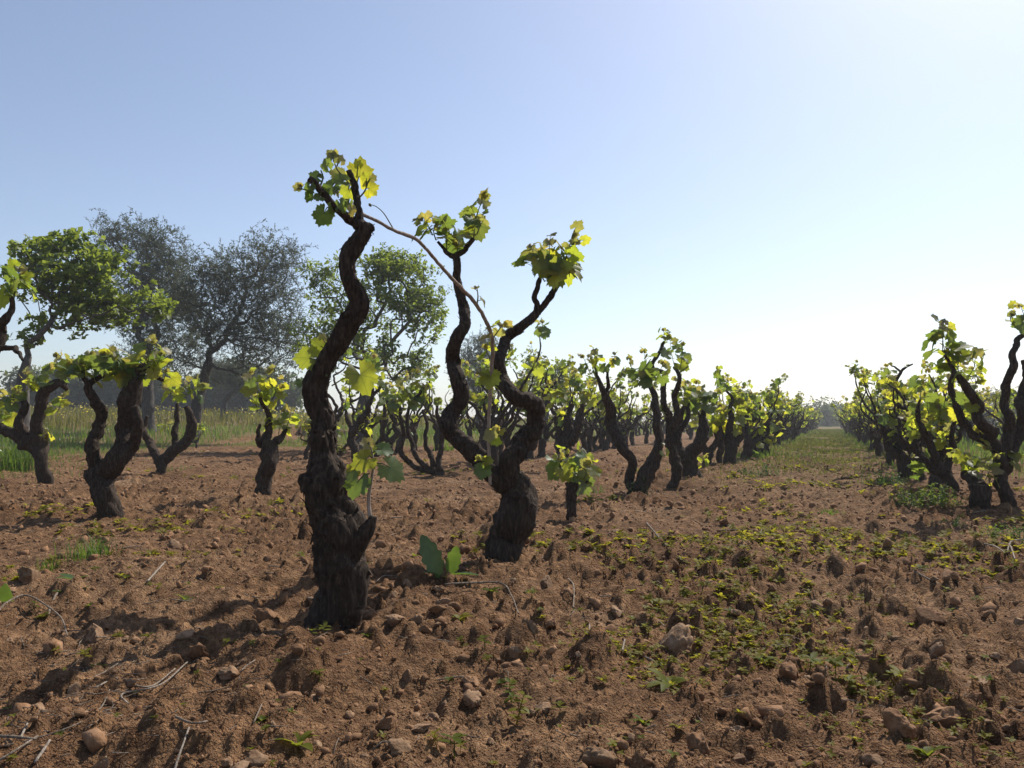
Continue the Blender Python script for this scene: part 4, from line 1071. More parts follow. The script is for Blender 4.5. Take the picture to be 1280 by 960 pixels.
def loose_clods():
    rng = np.random.default_rng(900)
    n = 3600
    py = 572 + 440 * rng.random(n) ** 0.75; px = rng.uniform(-180, 1480, n)
    x, y = ground_many(px, py)
    sp = 2.0 + 2.6 * rng.pareto(2.0, n); sp = np.minimum(sp, 17)
    s = np.clip(sp * y / F * .55, .0022, .034)
    z = H(x, y)
    V, T = scatter(CLODS_LO, np.stack([x, y, z + s * .15], 1), s, rng, .5)
    obj("soil_clods", mesh_np("soil_clods", V, T, M_CLOD, False), label="loose crumbs and clods of brown earth covering the tilled ground", cat="soil crumbs", kind="stuff")
    n = 32000
    py = 556 + 450 * rng.random(n) ** 0.85; px = rng.uniform(-180, 1480, n)
    x, y = ground_many(px, py)
    s = np.clip((1.0 + 1.3 * rng.pareto(2.6, n)) * np.clip(y / 2.6, .9, 2.1) * y / F * .6, .0015, .028)
    ok = edge_dist(x, y) < 0; x, y, s = x[ok], y[ok], s[ok]
    V, T = scatter(CRUMBS, np.stack([x, y, H(x, y) + s * .2], 1), s, rng, .8)
    obj("soil_crumbs", mesh_np("soil_crumbs", V, T, M_CLOD, False), label="fine crumbs of dry brown earth over the tilled ground", cat="soil crumbs", kind="stuff")
    n = 1500
    py = 580 + 420 * rng.random(n) ** 0.8; px = rng.uniform(-350, 1630, n)
    x, y = ground_many(px, py); s = np.clip(rng.uniform(1.5, 4.5, n) * y / F * .55, .002, .012); z = H(x, y)
    V, T = scatter(CRUMBS, np.stack([x, y, z + s * .2], 1), s, rng, .5)
    obj("gravel", mesh_np("gravel", V, T, M_STONE, True), label="fine pale gravel strewn through the brown soil", cat="gravel", kind="stuff")
loose_clods()

# ------------------------------------------------------------------ prunings and twigs
rngT = np.random.default_rng(31)
def twig(pts, w_px, label, m=None, lift=0.006, name="twig"):
    a = Acc(); P = []
    for i, (px, py) in enumerate(pts):
        p = ground(px, py); w = w_px * p[1] / F * .40
        P.append((p[0], p[1], hz(p[0], p[1], True) * .4 + hz(p[0], p[1]) * .6 + w + lift + (0.008 if 0 < i < len(pts) - 1 else 0) * rngT.random(), w * (1 - .35 * i / len(pts))))
    P = np.array(P); o3 = P[0, :3].copy()
    tube(a, P, 7, .01, .15, .08, .5, int(rngT.integers(9999)))
    obj(name, a.mesh(name, m or M_STICK, origin=o3), None, label, "twig", None, None, o3)
for t in [
    ([(108, 860), (128, 846), (147, 833)], 2.6, "straight reddish twig at the left end of the pruning pile"),
    ([(119, 866), (133, 857)], 3.0, "short pale splinter under the straight reddish twig", M_PALESTICK),
    ([(160, 884), (153, 872), (200, 850), (234, 833)], 3.2, "long pale twig with a bent hook lying in the trunk's shadow", M_PALESTICK),
    ([(162, 851), (190, 843), (219, 835)], 2.8, "pale twig lying parallel above the hooked one", M_PALESTICK),
    ([(137, 866), (125, 891), (97, 913), (50, 929), (0, 938)], 2.6, "longest thin winding twig crossing the bottom left corner"),
    ([(-5, 783), (9, 780), (34, 777), (73, 782), (84, 810)], 3.2, "arching cane with a white broken end at the left edge", M_STICK, .03),
    ([(184, 735), (206, 711)], 3.2, "short pale stick poking up from open soil at left", M_PALESTICK, .02),
    ([(-6, 955), (20, 944), (47, 926)], 4.5, "thick grey stick in the bottom left corner"), ([(25, 929), (34, 910)], 4, "short pale stub of cane in the bottom left corner", M_PALESTICK),
    ([(44, 952), (62, 932)], 5, "stout pale stub right of the thick grey stick", M_PALESTICK), ([(-8, 928), (20, 931), (46, 930)], 5, "flat brown stick lying across the bottom left edge"),
    ([(219, 922), (240, 915), (259, 905)], 4, "brown flat twig on bare soil below the pruning pile"), ([(215, 940), (225, 933), (236, 925)], 4, "paired pale splinters near the bottom left", M_PALESTICK),
    ([(300, 844), (308, 837), (319, 829)], 2, "thin pale twig right of the bright-topped stone", M_PALESTICK), ([(317, 908), (327, 894)], 3, "short tan stick left of the pale weed rosette"),
    ([(556, 744), (593, 739), (627, 742), (640, 752), (648, 777)], 3.0, "long bent twig below the V-armed vine, its end bleached", M_STICK, .02),
    ([(466, 942), (478, 937), (489, 933)], 3.4, "short grey twig beside the tan stone near the bottom edge"), ([(478, 874), (479, 856)], 2.2, "tiny upright straw left of the dull brown stone", M_PALESTICK, .015),
    ([(385, 757), (395, 765), (405, 773)], 2, "thin pale straw against the front trunk's foot", M_PALESTICK, .03),
    ([(710, 728), (717, 741), (717, 760)], 2, "curved white straw right of the smooth rounded stone", M_PALESTICK, .015), ([(750, 748), (775, 750)], 2, "small white straw lying level left of the weed patch", M_PALESTICK),
    ([(737, 805), (737, 788)], 2.4, "short standing straw left of the largest pale stone", M_PALESTICK, .015), ([(778, 819), (781, 805)], 3, "stubby pale straw left of the largest pale stone", M_PALESTICK, .01),
    ([(814, 771), (831, 788)], 3, "dark stick just above the largest pale stone"), ([(802, 823), (817, 831)], 3.4, "curved white splinter beside the broad-leaved weed", M_PALESTICK),
    ([(808, 661), (831, 684), (859, 710)], 3, "long straight dark stick lying on the slope left of the path"),
    ([(1214, 681), (1243, 692), (1262, 703)], 2.6, "pale twig of the small bundle at the right edge, pointing left", M_PALESTICK, .02), ([(1249, 685), (1262, 695), (1269, 706)], 2.6, "pale twig in the middle of the small bundle at the right edge", M_PALESTICK, .02),
    ([(1284, 680), (1265, 692), (1259, 698)], 2.6, "pale twig of the small bundle at the right edge, pointing right", M_PALESTICK, .02), ([(1143, 734), (1177, 736)], 2.4, "straight white straw lying level on the right", M_PALESTICK),
    ([(60, 760), (72, 745), (96, 724)], 4, "dark crooked prunings stick beside the red-stemmed weed"), ([(497, 721), (480, 726), (470, 722)], 2, "thin straw right of the front trunk"),
    ([(580, 845), (562, 844), (548, 843)], 3, "short dark twig behind the large brown clod")]:
    twig(*t)

def litter():
    rng = np.random.default_rng(91); a = Acc(); n = 420
    py = 640 + 330 * rng.random(n); px = rng.uniform(-60, 1340, n)
    k = n // 3; px[:k] = rng.normal(110, 90, k); py[:k] = rng.normal(880, 40, k)
    x, y = ground_many(px, py); z = H(x, y)
    for i in range(n):
        L = rng.uniform(8, 34) * y[i] / F; az = rng.normal(.6, .8); d = np.array([math.cos(az), math.sin(az), rng.normal() * .18]) * L * .5
        r = rng.uniform(.35, .8) * y[i] / F; c = np.array([x[i], y[i], z[i] + r + .004]); w = rng.normal(0, .06, 3) * L
        tube(a, np.array([[*(c - d), r], [*(c + w), r], [*(c + d), r * .6]]), 4, 1, smoothed=False)
    obj("twig_litter", a.mesh("twig_litter", M_STICK), label="fine broken twigs and straw littering the soil", cat="litter", kind="stuff")
litter()

# ------------------------------------------------------------------ weeds
def blade(L, W, n=4, cup=0.15, bend=0.35):
    """an oval leaf of n segments along +y"""
    V = []; T = []
    for i in range(n + 1):
        t = i / n; w = (1 + (.16 * math.sin(i * 2.1) if n > 7 else 0)) * W * math.sin(math.pi * min(1, t * .93 + .05)) ** .8 * .5
        z = bend * L * (t - t * t * 1.3)
        V += [(-w, t * L, z + cup * w), (0, t * L, z), (w, t * L, z + cup * w)]
    for i in range(n):
        a = i * 3
        for k in (0, 1): T += [(a + k, a + k + 1, a + k + 4), (a + k, a + k + 4, a + k + 3)]
    return np.array(V), np.array(T)
def rotz(a): c, s = math.cos(a), math.sin(a); return np.array([[c, -s, 0], [s, c, 0], [0, 0, 1]])
def rotx(a): c, s = math.cos(a), math.sin(a); return np.array([[1, 0, 0], [0, c, -s], [0, s, c]])
def seedling(seed, kind=0):
    """unit-sized small weed: 0 two-tier seedling, 1 flat rosette, 2 taller leafy stem"""
    rng = np.random.default_rng(seed); a = Acc()
    def stem(p, q, r): tube(a, np.array([[*p, r], [*q, r * .7]]), 3, 10, smoothed=False)
    if kind == 0:
        h = .55; stem((0, 0, -.15), (0, 0, h), .03)
        for tier, (z, n, L) in enumerate(((.35, 2, .55), (h, 4, .5))):
            for i in range(n):
                v, t = blade(L * rng.uniform(.8, 1.2), L * .62, 3, .2, rng.uniform(-.1, .3))
                a.add(v @ (rotz(i * 6.28 / n + tier + rng.normal() * .3) @ rotx(rng.uniform(-.1, .5))).T + [0, 0, z], t)
    elif kind == 1:
        for i in range(8):
            v, t = blade(rng.uniform(.5, .95), rng.uniform(.28, .4), 3, .2, rng.uniform(.1, .6))
            a.add(v @ (rotz(i * 2.4 + rng.normal() * .2) @ rotx(rng.uniform(0.05, .6))).T + [0, 0, .03], t)
    else:
        p = np.zeros(3); d = np.array([rng.normal() * .12, rng.normal() * .12, 1])
        stem((0, 0, -.15), d * 1.0, .03)
        for i in range(9):
            q = d * (0.15 + .85 * i / 8)
            v, t = blade(.48 * (1 - .04 * i), .26, 3, .2, rng.uniform(0, .3))
            a.add(v @ (rotz(i * 2.4 + rng.normal() * .2) @ rotx(rng.uniform(-.3, .4))).T + q, t)
    T = a.T + [np.concatenate([q[:, [0, 1, 2]], q[:, [0, 2, 3]]]) for q in a.Q]
    return np.concatenate(a.V), np.concatenate(T)
SEED0 = [seedling(800 + k, 0) for k in range(4)]; SEED1 = [seedling(820 + k, 1) for k in range(4)]; SEED2 = [seedling(840 + k, 2) for k in range(3)]
SEEDM = [mesh_np("seedling", v, t, M_WEED) for v, t in SEED0 + SEED1 + SEED2]
rngW = np.random.default_rng(61)
def weed(px, py, size_px, idx, label, group=None):
    p = ground(px, py); s = size_px * p[1] / F * .8
    o = obj("weed_seedling", SEEDM[idx], None, label, "weed", group, None, (p[0], p[1], hz(p[0], p[1], True)))
    o.rotation_euler = (rngW.normal() * .1, rngW.normal() * .1, rngW.uniform(0, 6.28)); o.scale = (s,) * 3
for w in [
    (838, 862, 52, 4, "broad-leaved weed with a lit lobe right of centre, below the largest pale stone"), (372, 938, 50, 5, "pale rosette weed with narrow leaves near the bottom edge left of centre"),
    (568, 952, 46, 1, "bright toothed weed at the bottom edge left of centre"), (545, 935, 30, 0, "small weed behind the bright toothed one at the bottom"),
    (645, 905, 46, 8, "tall string of pale seedlings in the near foreground"), (640, 880, 34, 9, "shorter leafy stem behind the tall string of seedlings"),
    (405, 795, 24, 0, "grey-green seedling at the foot of the front trunk, right one"), (388, 802, 22, 2, "grey-green seedling at the foot of the front trunk, left one"),
    (400, 836, 26, 1, "seedling standing alone below the front trunk"), (232, 752, 28, 5, "spreading weed on open soil left of the front vine"),
    (1012, 838, 36, 1, "bright seedling left of a dark clod on the right"), (1045, 845, 38, 3, "bright pair of round-leaved seedlings in the right foreground"), (1062, 858, 34, 0, "low cluster of seedlings right of the round-leaved pair"),
    (1125, 858, 36, 1, "yellow-green seedling left of the long flat pale stone"), (955, 832, 30, 6, "low bright weed left of the big dark upright clod"), (1193, 912, 22, 0, "tiny bright seedling in front of the widest dark clod"),
    (606, 826, 26, 2, "seedling above the large brown clod"), (575, 775, 26, 4, "flat weed right of the long flat pale stone"), (615, 745, 24, 6, "flat yellowish weed right of the long bent twig"),
    (765, 945, 20, 3, "tiny green seedling on the big pale lump at the bottom"), (1160, 950, 48, 5, "sprawling narrow-leaved weed at the bottom edge on the right"), (805, 905, 30, 4, "weed with shiny leaves below the broad-leaved weed"),
    (120, 838, 22, 4, "low weed on the bank above the pruning pile"), (105, 828, 22, 0, "grey seedling left of the pruning pile"), (285, 843, 12, 3, "tiny seedling in front of the bright-topped stone"),
    (905, 735, 26, 6, "bright weed on the left rim of the green weed patch"), (742, 912, 26, 4, "flat weed above the big pale lump at the bottom"), (700, 905, 24, 2, "seedling right of the long tilted stone")]:
    weed(*w)
for k in range(140):
    py = 690 + 270 * rngW.random(); px = rngW.uniform(0, 1280)
    weed(px, py, rngW.uniform(9, 20), int(rngW.integers(0, 8)), "small yellow-green seedling sprouting between clods of soil", "seedlings scattered over the soil")
def weed_cover():
    rng = np.random.default_rng(62)
    n = 42000
    py = 566 + 440 * rng.random(n) ** 0.9; px = rng.uniform(-350, 1630, n)
    x, y = ground_many(px, py)
    u, v = row_uv(x, y)
    den = fbm2(x * 1.3 + 4, y * 1.3, 41, 3)
    band = 0.62 * np.exp(-((px - 980) / 210) ** 2 - ((py - 740) / 55) ** 2) + 0.5 * np.exp(-((px - 1080) / 210) ** 2 - ((py - 810) / 75) ** 2) + .50 * np.exp(-((px - 1030) / 330) ** 2 - ((py - 870) / 100) ** 2) + .5 * np.exp(-((px - 1100) / 200) ** 2 - ((py - 690) / 45) ** 2) + 0.35 * np.exp(-((px - 560) / 110) ** 2 - ((py - 790) / 40) ** 2) + .3 * np.exp(-((px - 780) / 80) ** 2 - ((py - 690) / 25) ** 2) + .3 * np.exp(-((px - 270) / 160) ** 2 - ((py - 690) / 30) ** 2)
    band = band + 1.0 * np.exp(-((px - 1015 - (py - 560) * .1) / (26 + (py - 550) * .75)) ** 2) * (py < 720)
    pr = np.clip((den - .14) * 1.6, 0, .6) * .55 + 1.25 * band * np.clip(.35 + den * 2.2, 0, 1) * 0.62
    m = rng.random(n) < pr * np.clip((790 - py) / 60, 1, 2.2)
    x, y, py = x[m], y[m], py[m]
    s = np.clip(rng.uniform(5, 14, len(x)) * y / F * .95 * np.clip(y / 5, 1, 1.5), .008, .07)
    V, T = scatter(SEED0[:2] + SEED1, np.stack([x, y, H(x, y)], 1), s, rng, .2)
    obj("weed_cover", mesh_np("weed_cover", V, T, M_WEED), label="low patches of yellow-green seedlings covering the soil", cat="weeds", kind="stuff")
weed_cover()

def dock():
    p = ground(552, 722)
    o = empty("dock_plant", p, "two-leaved dock plant standing between the two front vines, one leaf dark and one lit", "plant")
    def lf(L, W, tip, nrm, off):
        v, t = blade(L, W, 14, .25, .10)
        R = basis(tip, nrm)
        q = obj("leaf", mesh_np("leaf", v @ R.T + np.asarray(off), t, M_DOCK), o)
    lf(.170, .074, (-.45, .05, 1), (.35, -1, -.1), (-.005, 0, 0))
    lf(.120, .055, (.22, -.1, 1), (-.15, 1, .1), (.03, .01, 0))
    lf(.13, .05, (1.0, -.45, .12), (0, .1, 1), (.02, -.01, 0.01))
    lf(.07, .035, (-.9, -.3, .25), (0, .1, 1), (-.01, -.01, 0.01))
dock()
def red_weed():
    p = ground(45, 770)
    o = empty("red_stemmed_weed", p, "weed with crooked dark red stems and a few green leaves at the left edge", "weed")
    for q in (((0, 0, -.02), (.04, .03, .035), (.06, .09, .055)), ((0, 0, -.02), (-.06, .0, .04), (-.14, -.02, .03)), ((0, 0, -.02), (.02, .05, .045), (.05, .14, .09))):
        a = Acc(); tube(a, np.array([[*q[0], .005], [*q[1], .004], [*q[2], .003]]), 6, .01, .1)
        st = obj("stem", a.mesh("stem", M_REDSTEM), o)
        e = np.array(q[2])
        for k in range(3):
            v, t = blade(.07, .035, 5, .2, .2)
            az = rngW.uniform(0, 6.28)
            obj("leaf", mesh_np("leaf", v @ basis((math.cos(az), math.sin(az), .4), (0, 0, 1)).T + e, t, M_DOCK), st)
    v, t = blade(.11, .06, 6, .2, .2)
    obj("leaf", mesh_np("leaf", v @ basis((.2, -.3, 1), (.3, -1, .2)).T + np.array([-.11, 0, .01]), t, M_DOCK), o)
red_weed()

# grass
def blades(x, y, z, h, w, rng, bend=.5):
    n = len(x); az = rng.uniform(0, 6.28, n); d = np.stack([np.cos(az), np.sin(az)], 1); sd = np.stack([-d[:, 1], d[:, 0]], 1)
    lean = h * rng.uniform(.1, 1, n) * bend
    V = np.zeros((n, 5, 3))
    def put(k, f, lz, ls):
        V[:, k, 0] = x + d[:, 0] * lean * f + sd[:, 0] * w * ls; V[:, k, 1] = y + d[:, 1] * lean * f + sd[:, 1] * w * ls; V[:, k, 2] = z + h * lz
    put(0, 0, -.03, -.5); put(1, 0, -.03, .5); put(2, .3, .55, .4); put(3, .3, .55, -.4); put(4, 1, 1, 0)
    T = np.array([(0, 1, 2), (0, 2, 3), (3, 2, 4)])
    return V.reshape(-1, 3), (T[None] + (np.arange(n) * 5)[:, None, None]).reshape(-1, 3)
def tuft(px, py, r_px, h_px, n, label, dens_mat=None):
    p = ground(px, py); k = p[1] / F; rng = np.random.default_rng(int(px * 7 + py))
    x = p[0] + rng.normal(0, r_px * k * .45, n); y = p[1] + rng.normal(0, r_px * k * .45, n)
    V, T = blades(x - p[0], y - p[1], np.zeros(n), h_px * k * rng.uniform(.4, 1.1, n), np.full(n, max(.0025, 0.9 * k)), rng, 1.1)
    obj("grass_tuft", mesh_np("grass_tuft", V, T, dens_mat or M_GRASS), None, label, "grass tuft", None, None, (p[0], p[1], hz(p[0], p[1])))
tuft(112, 700, 30, 30, 160, "fine feathery grass tuft on open soil left of the forked vine's foot")
tuft(62, 708, 16, 20, 60, "small grass tuft behind the blocky pale stone at left")
tuft(18, 596, 30, 46, 260, "dark tall grass clump at the left edge by the knotted vine")
tuft(1035, 640, 16, 10, 90, "low round grass patch on the path")
tuft(118, 690, 14, 34, 40, "thin tall stalks of grass at the forked vine's foot")
tuft(560, 566, 14, 12, 60, "little grass tuft behind the vine of four splayed stems")

def bush(px, py, r_px, h_px, n, label):
    """a clump of leafy stems"""
    p = ground(px, py); k = p[1] / F; rng = np.random.default_rng(int(px * 5 + py))
    r = np.sqrt(rng.random(n)) * r_px * k; a = rng.uniform(0, 6.28, n)
    sc = h_px * k * rng.uniform(.45, 1.0, n) * (1.1 - .5 * r / (r_px * k))
    V, T = scatter([(v * [.45, .45, 1], t) for v, t in SEED2], np.stack([r * np.cos(a), r * np.sin(a), -.02 + 0 * a], 1), sc, rng, .3)
    obj("weed_clump", mesh_np("weed_clump", V, T, M_GRASS), None, label, "weeds", None, None, (p[0], p[1], hz(p[0], p[1])))
bush(1160, 632, 38, 36, 70, "large feathery green weed clump under the right-hand row")
bush(1188, 660, 22, 20, 36, "smaller green clump in front of the feathery one at right")
bush(1105, 608, 26, 26, 60, "green clump under the vine with the bare Y-shaped arm")
bush(800, 624, 12, 30, 14, "weeds growing up the foot of the leaning vine")
bush(745, 620, 12, 18, 16, "weeds at the foot of the leafy stump")
bush(225, 590, 20, 12, 30, "low grey-green weeds at the foot of the small dark vine")
bush(950, 592, 26, 22, 50, "bright grass clump between vines at the left of the path")
bush(1000, 574, 22, 16, 40, "weed clump by the far end of the row left of the path")
bush(1262, 672, 32, 26, 60, "dark green weeds in the shade at the right edge")
bush(118, 694, 24, 12, 40, "low feathery weeds on open soil near the forked vine's foot")

def meadow():
    rng = np.random.default_rng(70)
    n = 160000
    y = 6 + 64 * rng.random(n) ** 1.5; x = rng.uniform(-1, .75, n) * y * .95 - 2
    e = edge_dist(x, y)
    m = (e > rng.normal(0.1, .5, n) - rng.exponential(.35, n)) & (x < -0.02 * y + 60); x, y, e = x[m], y[m], e[m]
    keep = rng.random(len(x)) < np.clip(14 / y, .25, 1); x, y, e = x[keep], y[keep], e[keep]
    z = H(x, y, False)
    h = (0.05 + .15 * np.clip(e / 4, 0, 1)) * rng.uniform(.6, 1.4, len(x)) * (1 + .3 * fbm2(x * .8, y * .8, 8, 2))
    tall = (e > 11 + 4 * fbm2(x * .3, y * .3, 9, 2))
    w = np.maximum(.005, .75 * y / F)
    V, T = blades(x[~tall], y[~tall], z[~tall], h[~tall], w[~tall], rng)
    obj("meadow_grass", mesh_np("meadow_grass", V, T, M_GRASS), label="lush green grass at the edge of the tilled soil", cat="grass", kind="stuff")
    h2 = h[tall] * 2.0 * np.clip(.75 + .9 * fbm2(x[tall] * .45, y[tall] * .45, 19, 3), .35, 1.6)
    V, T = blades(x[tall], y[tall], z[tall], h2, w[tall] * 1.3, rng)
    obj("mustard_field", mesh_np("mustard_field", V, T, M_MUSTARD), label="tall yellowish green wild mustard growing under the trees", cat="wild mustard", kind="stuff")
    def specks(sel, hh, count, mm, name, lab, cat, size):
        k = rng.choice(np.where(sel)[0], count); s = size * np.maximum(1, y[k] / 14)
        P = np.stack([x[k] + rng.normal(0, .05, count), y[k] + rng.normal(0, .05, count), z[k] + hh * rng.uniform(.7, 1.15, count)], 1)
        q = np.array([(-1, -1, 0), (1, -1, .3), (1, 1, 0), (-1, 1, .3)], float); tt = np.array([(0, 1, 2), (0, 2, 3)])
        V, T = scatter([(q, tt)], P, s * rng.uniform(.6, 1.2, count), rng, .7)
        obj(name, mesh_np(name, V, T, mm), label=lab, cat=cat, kind="stuff")
    specks(tall, .5, 1300, M_YELLOW, "mustard_flowers", "yellow mustard blossoms over the meadow", "flowers", .011)
    specks(~tall, .26, 500, M_PETAL, "white_flowers", "tiny white flowers in the grass at the field edge", "flowers", .008)
    # thin grass on the far part of the path and between the far rows
    n = 80000
    y = 6.5 + 53 * rng.random(n) ** 1.3; u = rng.normal(1.1, .85, n); x = ROW_S * y + ROW_C + u / CA
    m = (rng.random(n) < np.clip((y - 6) / 10, 0, 1) * np.clip(.6 + fbm2(x, y, 44, 3) * 1.3, 0, 1)); x, y = x[m], y[m]
    V, T = blades(x, y, H(x, y), rng.uniform(.015, .065, len(x)), np.maximum(.004, .9 * y / F), rng, .9)
    obj("path_grass", mesh_np("path_grass", V, T, M_MUSTARD), label="thin low yellow-green grass on the far end of the path", cat="grass", kind="stuff")
    n = 26000
    y = 5.5 + 50 * rng.random(n) ** 1.4; u = rng.uniform(3.1, 9.5, n); x = ROW_S * y + ROW_C + u / CA
    V, T = blades(x, y, H(x, y, False), rng.uniform(.08, .30, n) * np.clip((u - 2.8), .3, 1), np.maximum(.005, .8 * y / F), rng, .8)
    obj("right_grass", mesh_np("right_grass", V, T, M_GRASS), label="green grass growing beyond the right-hand row", cat="grass", kind="stuff")
    # weeds under the vines of the near row
    n = 9000
    y = 7.5 + 38 * rng.random(n) ** 1.2; k = rng.integers(0, 2, n); y = np.where(k == 0, np.maximum(y, 13 + rng.normal(0, 1, n)), y); u = np.where(k == 0, rng.normal(.1, .22, n), rng.normal(2.2, .25, n)); x = ROW_S * y + ROW_C + u / CA
    m = rng.random(n) < np.clip(.25 + fbm2(x * .9, y * .9, 46, 2) * 1.4, 0, 1); x, y = x[m], y[m]
    V, T = blades(x, y, H(x, y, False), rng.uniform(.03, .15, len(x)) * rng.uniform(.5, 1.2, len(x)), np.maximum(.004, .7 * y / F), rng, 1.0)
    obj("row_weeds", mesh_np("row_weeds", V, T, M_GRASS), label="grassy weeds growing along the feet of the vine rows", cat="weeds", kind="stuff")
meadow()

# ------------------------------------------------------------------ trees
def clusters(kind, seed):
    """one twig-end spray of leaves, unit size"""
    rng = np.random.default_rng(seed); Vs = []; Ts = []; n0 = 0
    cnt = {'fig': 8, 'wal': 10, 'olive': 44, 'far': 14}[kind]
    nt = 3 if kind == 'olive' else 1
    tw = [norm(rng.normal(size=3) * [1, 1, .6] + [0, 0, .35]) for _ in range(nt)]
    for i in range(cnt):
        if kind == 'olive': L, W = rng.uniform(.17, .27), rng.uniform(.045, .065)
        elif kind == 'fig': L, W = rng.uniform(.40, .70), rng.uniform(.34, .52)
        elif kind == 'wal': L, W = rng.uniform(.40, .62), rng.uniform(.22, .32)
        else: L, W = rng.uniform(.3, .55), .22
        v = np.array([(0, 0, 0), (-W * .5, L * .5, .06 * L), (0, L, -.08 * L), (W * .5, L * .5, .06 * L)]); t = np.array([(0, 2, 1), (0, 3, 2)])
        az = rng.uniform(0, 6.28); el = rng.uniform(-.5, .9)
        tip = np.array([math.cos(az) * math.cos(el), math.sin(az) * math.cos(el), math.sin(el)])
        if kind == 'olive':
            d = tw[i % nt]; tip = norm(tip * .8 + d * .7); off = d * rng.uniform(0, 1.0) + rng.normal(0, .03, 3)
        elif kind == 'far': off = rng.normal(0, .28, 3) * .8
        else: off = rng.normal(0, .10 if kind == 'fig' else .18, 3)
        R = basis(tip, np.array([0, 0, 1]) + rng.normal(0, .5, 3))
        Vs.append(v @ R.T + off); Ts.append(t + n0); n0 += 4
    if kind == 'olive':
        for d in tw:
            q = np.cross(d, [.3, .2, .9]) * .012
            Vs.append(np.array([-q, q, d + q * .4, d - q * .4])); Ts.append(np.array([(0, 1, 2), (0, 2, 3)]) + n0); n0 += 4
    return np.concatenate(Vs), np.concatenate(Ts)
def tree(name, label, cat, base_px, Y, trunk_px, blobs, kind, leafm, barkm, nattr, csize, seed, per=3, group=None, r_tip=.006, gap=.0):
    """trunk traced in pixels at distance Y; crown grown toward random points inside the blobs (px, py, rx, ry)"""
    rng = np.random.default_rng(seed); k = Y / F
    b = at(base_px[0], base_px[1], Y); b[2] = hz(b[0], b[1])
    o = empty(name, b, label, cat, group)
    TR = np.array([(*at(px, py, Y + dy), .5 * w * k) for px, py, w, dy in trunk_px]); TR = np.vstack([[*(b - [0, 0, .2]), TR[0, 3] * 1.25], TR])
    a = Acc(); tube(a, TR, 12, .08, .12, .08, .4, seed)
    obj("trunk", a.mesh("trunk", barkm, origin=b), o)
    # attraction points
    A = []
    wgt = np.array([rx * ry for _, _, rx, ry in blobs]); wgt = wgt / wgt.sum()
    while len(A) < nattr:
        px, py, rx, ry = blobs[rng.choice(len(blobs), p=wgt)]
        q = rng.normal(size=3); q = q / np.linalg.norm(q) * rng.random() ** .42
        c = at(px + q[0] * rx, py + q[1] * ry, Y); c[1] += q[2] * (rx + ry) * .5 * k * 1.0
        if gap and vn3(np.array([c[0] / gap]), np.array([c[1] / gap]), np.array([c[2] / gap]), seed)[0] < -.15: continue
        A.append(c)
    A = np.array(A)
    top = catmull(TR, .25)[:, :3]; nodes = [p for p in top[len(top) // 3:]]; par = [-1] + list(range(len(nodes) - 1)); root = len(nodes)
    A = A[np.argsort(np.linalg.norm(A - top[-1], axis=1))]
    plen = [0.4 * (len(nodes) - i) * 0.0 for i in range(len(nodes))]
    step = max(.12, 14 * k); tips = []
    for c in A:
        N = np.array(nodes); d = np.linalg.norm(N - c, axis=1) + .18 * np.array(plen)
        i = int(np.argmin(d)); L = np.linalg.norm(c - nodes[i]); m = max(1, int(L / step)); p0 = nodes[i]
        bow = np.array([rng.normal() * .06, rng.normal() * .06, -.10]) * L
        for s in range(1, m + 1):
            t = s / m
            nodes.append(p0 + (c - p0) * t + bow * math.sin(math.pi * t) + rng.normal(0, .012, 3)); par.append(i); plen.append(plen[i] + L / m); i = len(nodes) - 1
        tips.append(i)
    n = len(nodes); load = np.zeros(n); 
    for t in tips: load[t] += 1
    for i in range(n - 1, 0, -1):
        if par[i] >= 0: load[par[i]] += load[i]
    ex = math.log(max(TR[-1, 3] * .62, r_tip * 2) / r_tip) / math.log(max(4, len(tips) * .6))
    rad = r_tip * np.maximum(load, .3) ** ex
    rad = np.minimum(rad, TR[-1, 3])
    kids = [[] for _ in range(n)]
    for i in range(1, n):
        if par[i] >= 0: kids[par[i]].append(i)
    done = set(range(root)); limbs = []; tw = Acc()
    stack = [(r_, c) for r_ in range(root) for c in kids[r_] if c >= root]
    while stack:
        p, c = stack.pop()
        ch = [p, c]; cur = c
        while kids[cur]:
            ks = sorted(kids[cur], key=lambda q: -load[q])
            for q in ks[1:]: stack.append((cur, q))
            cur = ks[0]; ch.append(cur)
        P = np.array([(*nodes[i], rad[i]) for i in ch]); P[0, 3] = P[1, 3]
        if rad[ch[1]] > 3.2 * r_tip and len(limbs) < 14:
            la = Acc(); tube(la, P, 8, step * .6, .1, .05, .2, seed); limbs.append(la)
        else: tube(tw, P, 4, 1, smoothed=False, cap=False)
    for la in limbs: obj("limb", la.mesh("limb", barkm, origin=b), o)
    if tw.V: obj("twigs", tw.mesh("twigs", barkm, origin=b), o, kind="stuff")
    N = np.array(nodes)
    cand = np.array([i for i in range(root, n) if load[i] <= 2.5])
    tipa = np.concatenate([np.repeat(np.array(tips), per), rng.choice(cand, len(tips) * per // 2)])
    Pc = N[tipa] + rng.normal(0, csize * .45, (len(tipa), 3))
    V, T = scatter([clusters(kind, seed + q) for q in range(5)], Pc - b, csize * rng.uniform(.6, 1.2, len(tipa)), rng, .6)
    obj("crown", mesh_np("crown", V, T, leafm, False), o, kind="stuff")
    return o

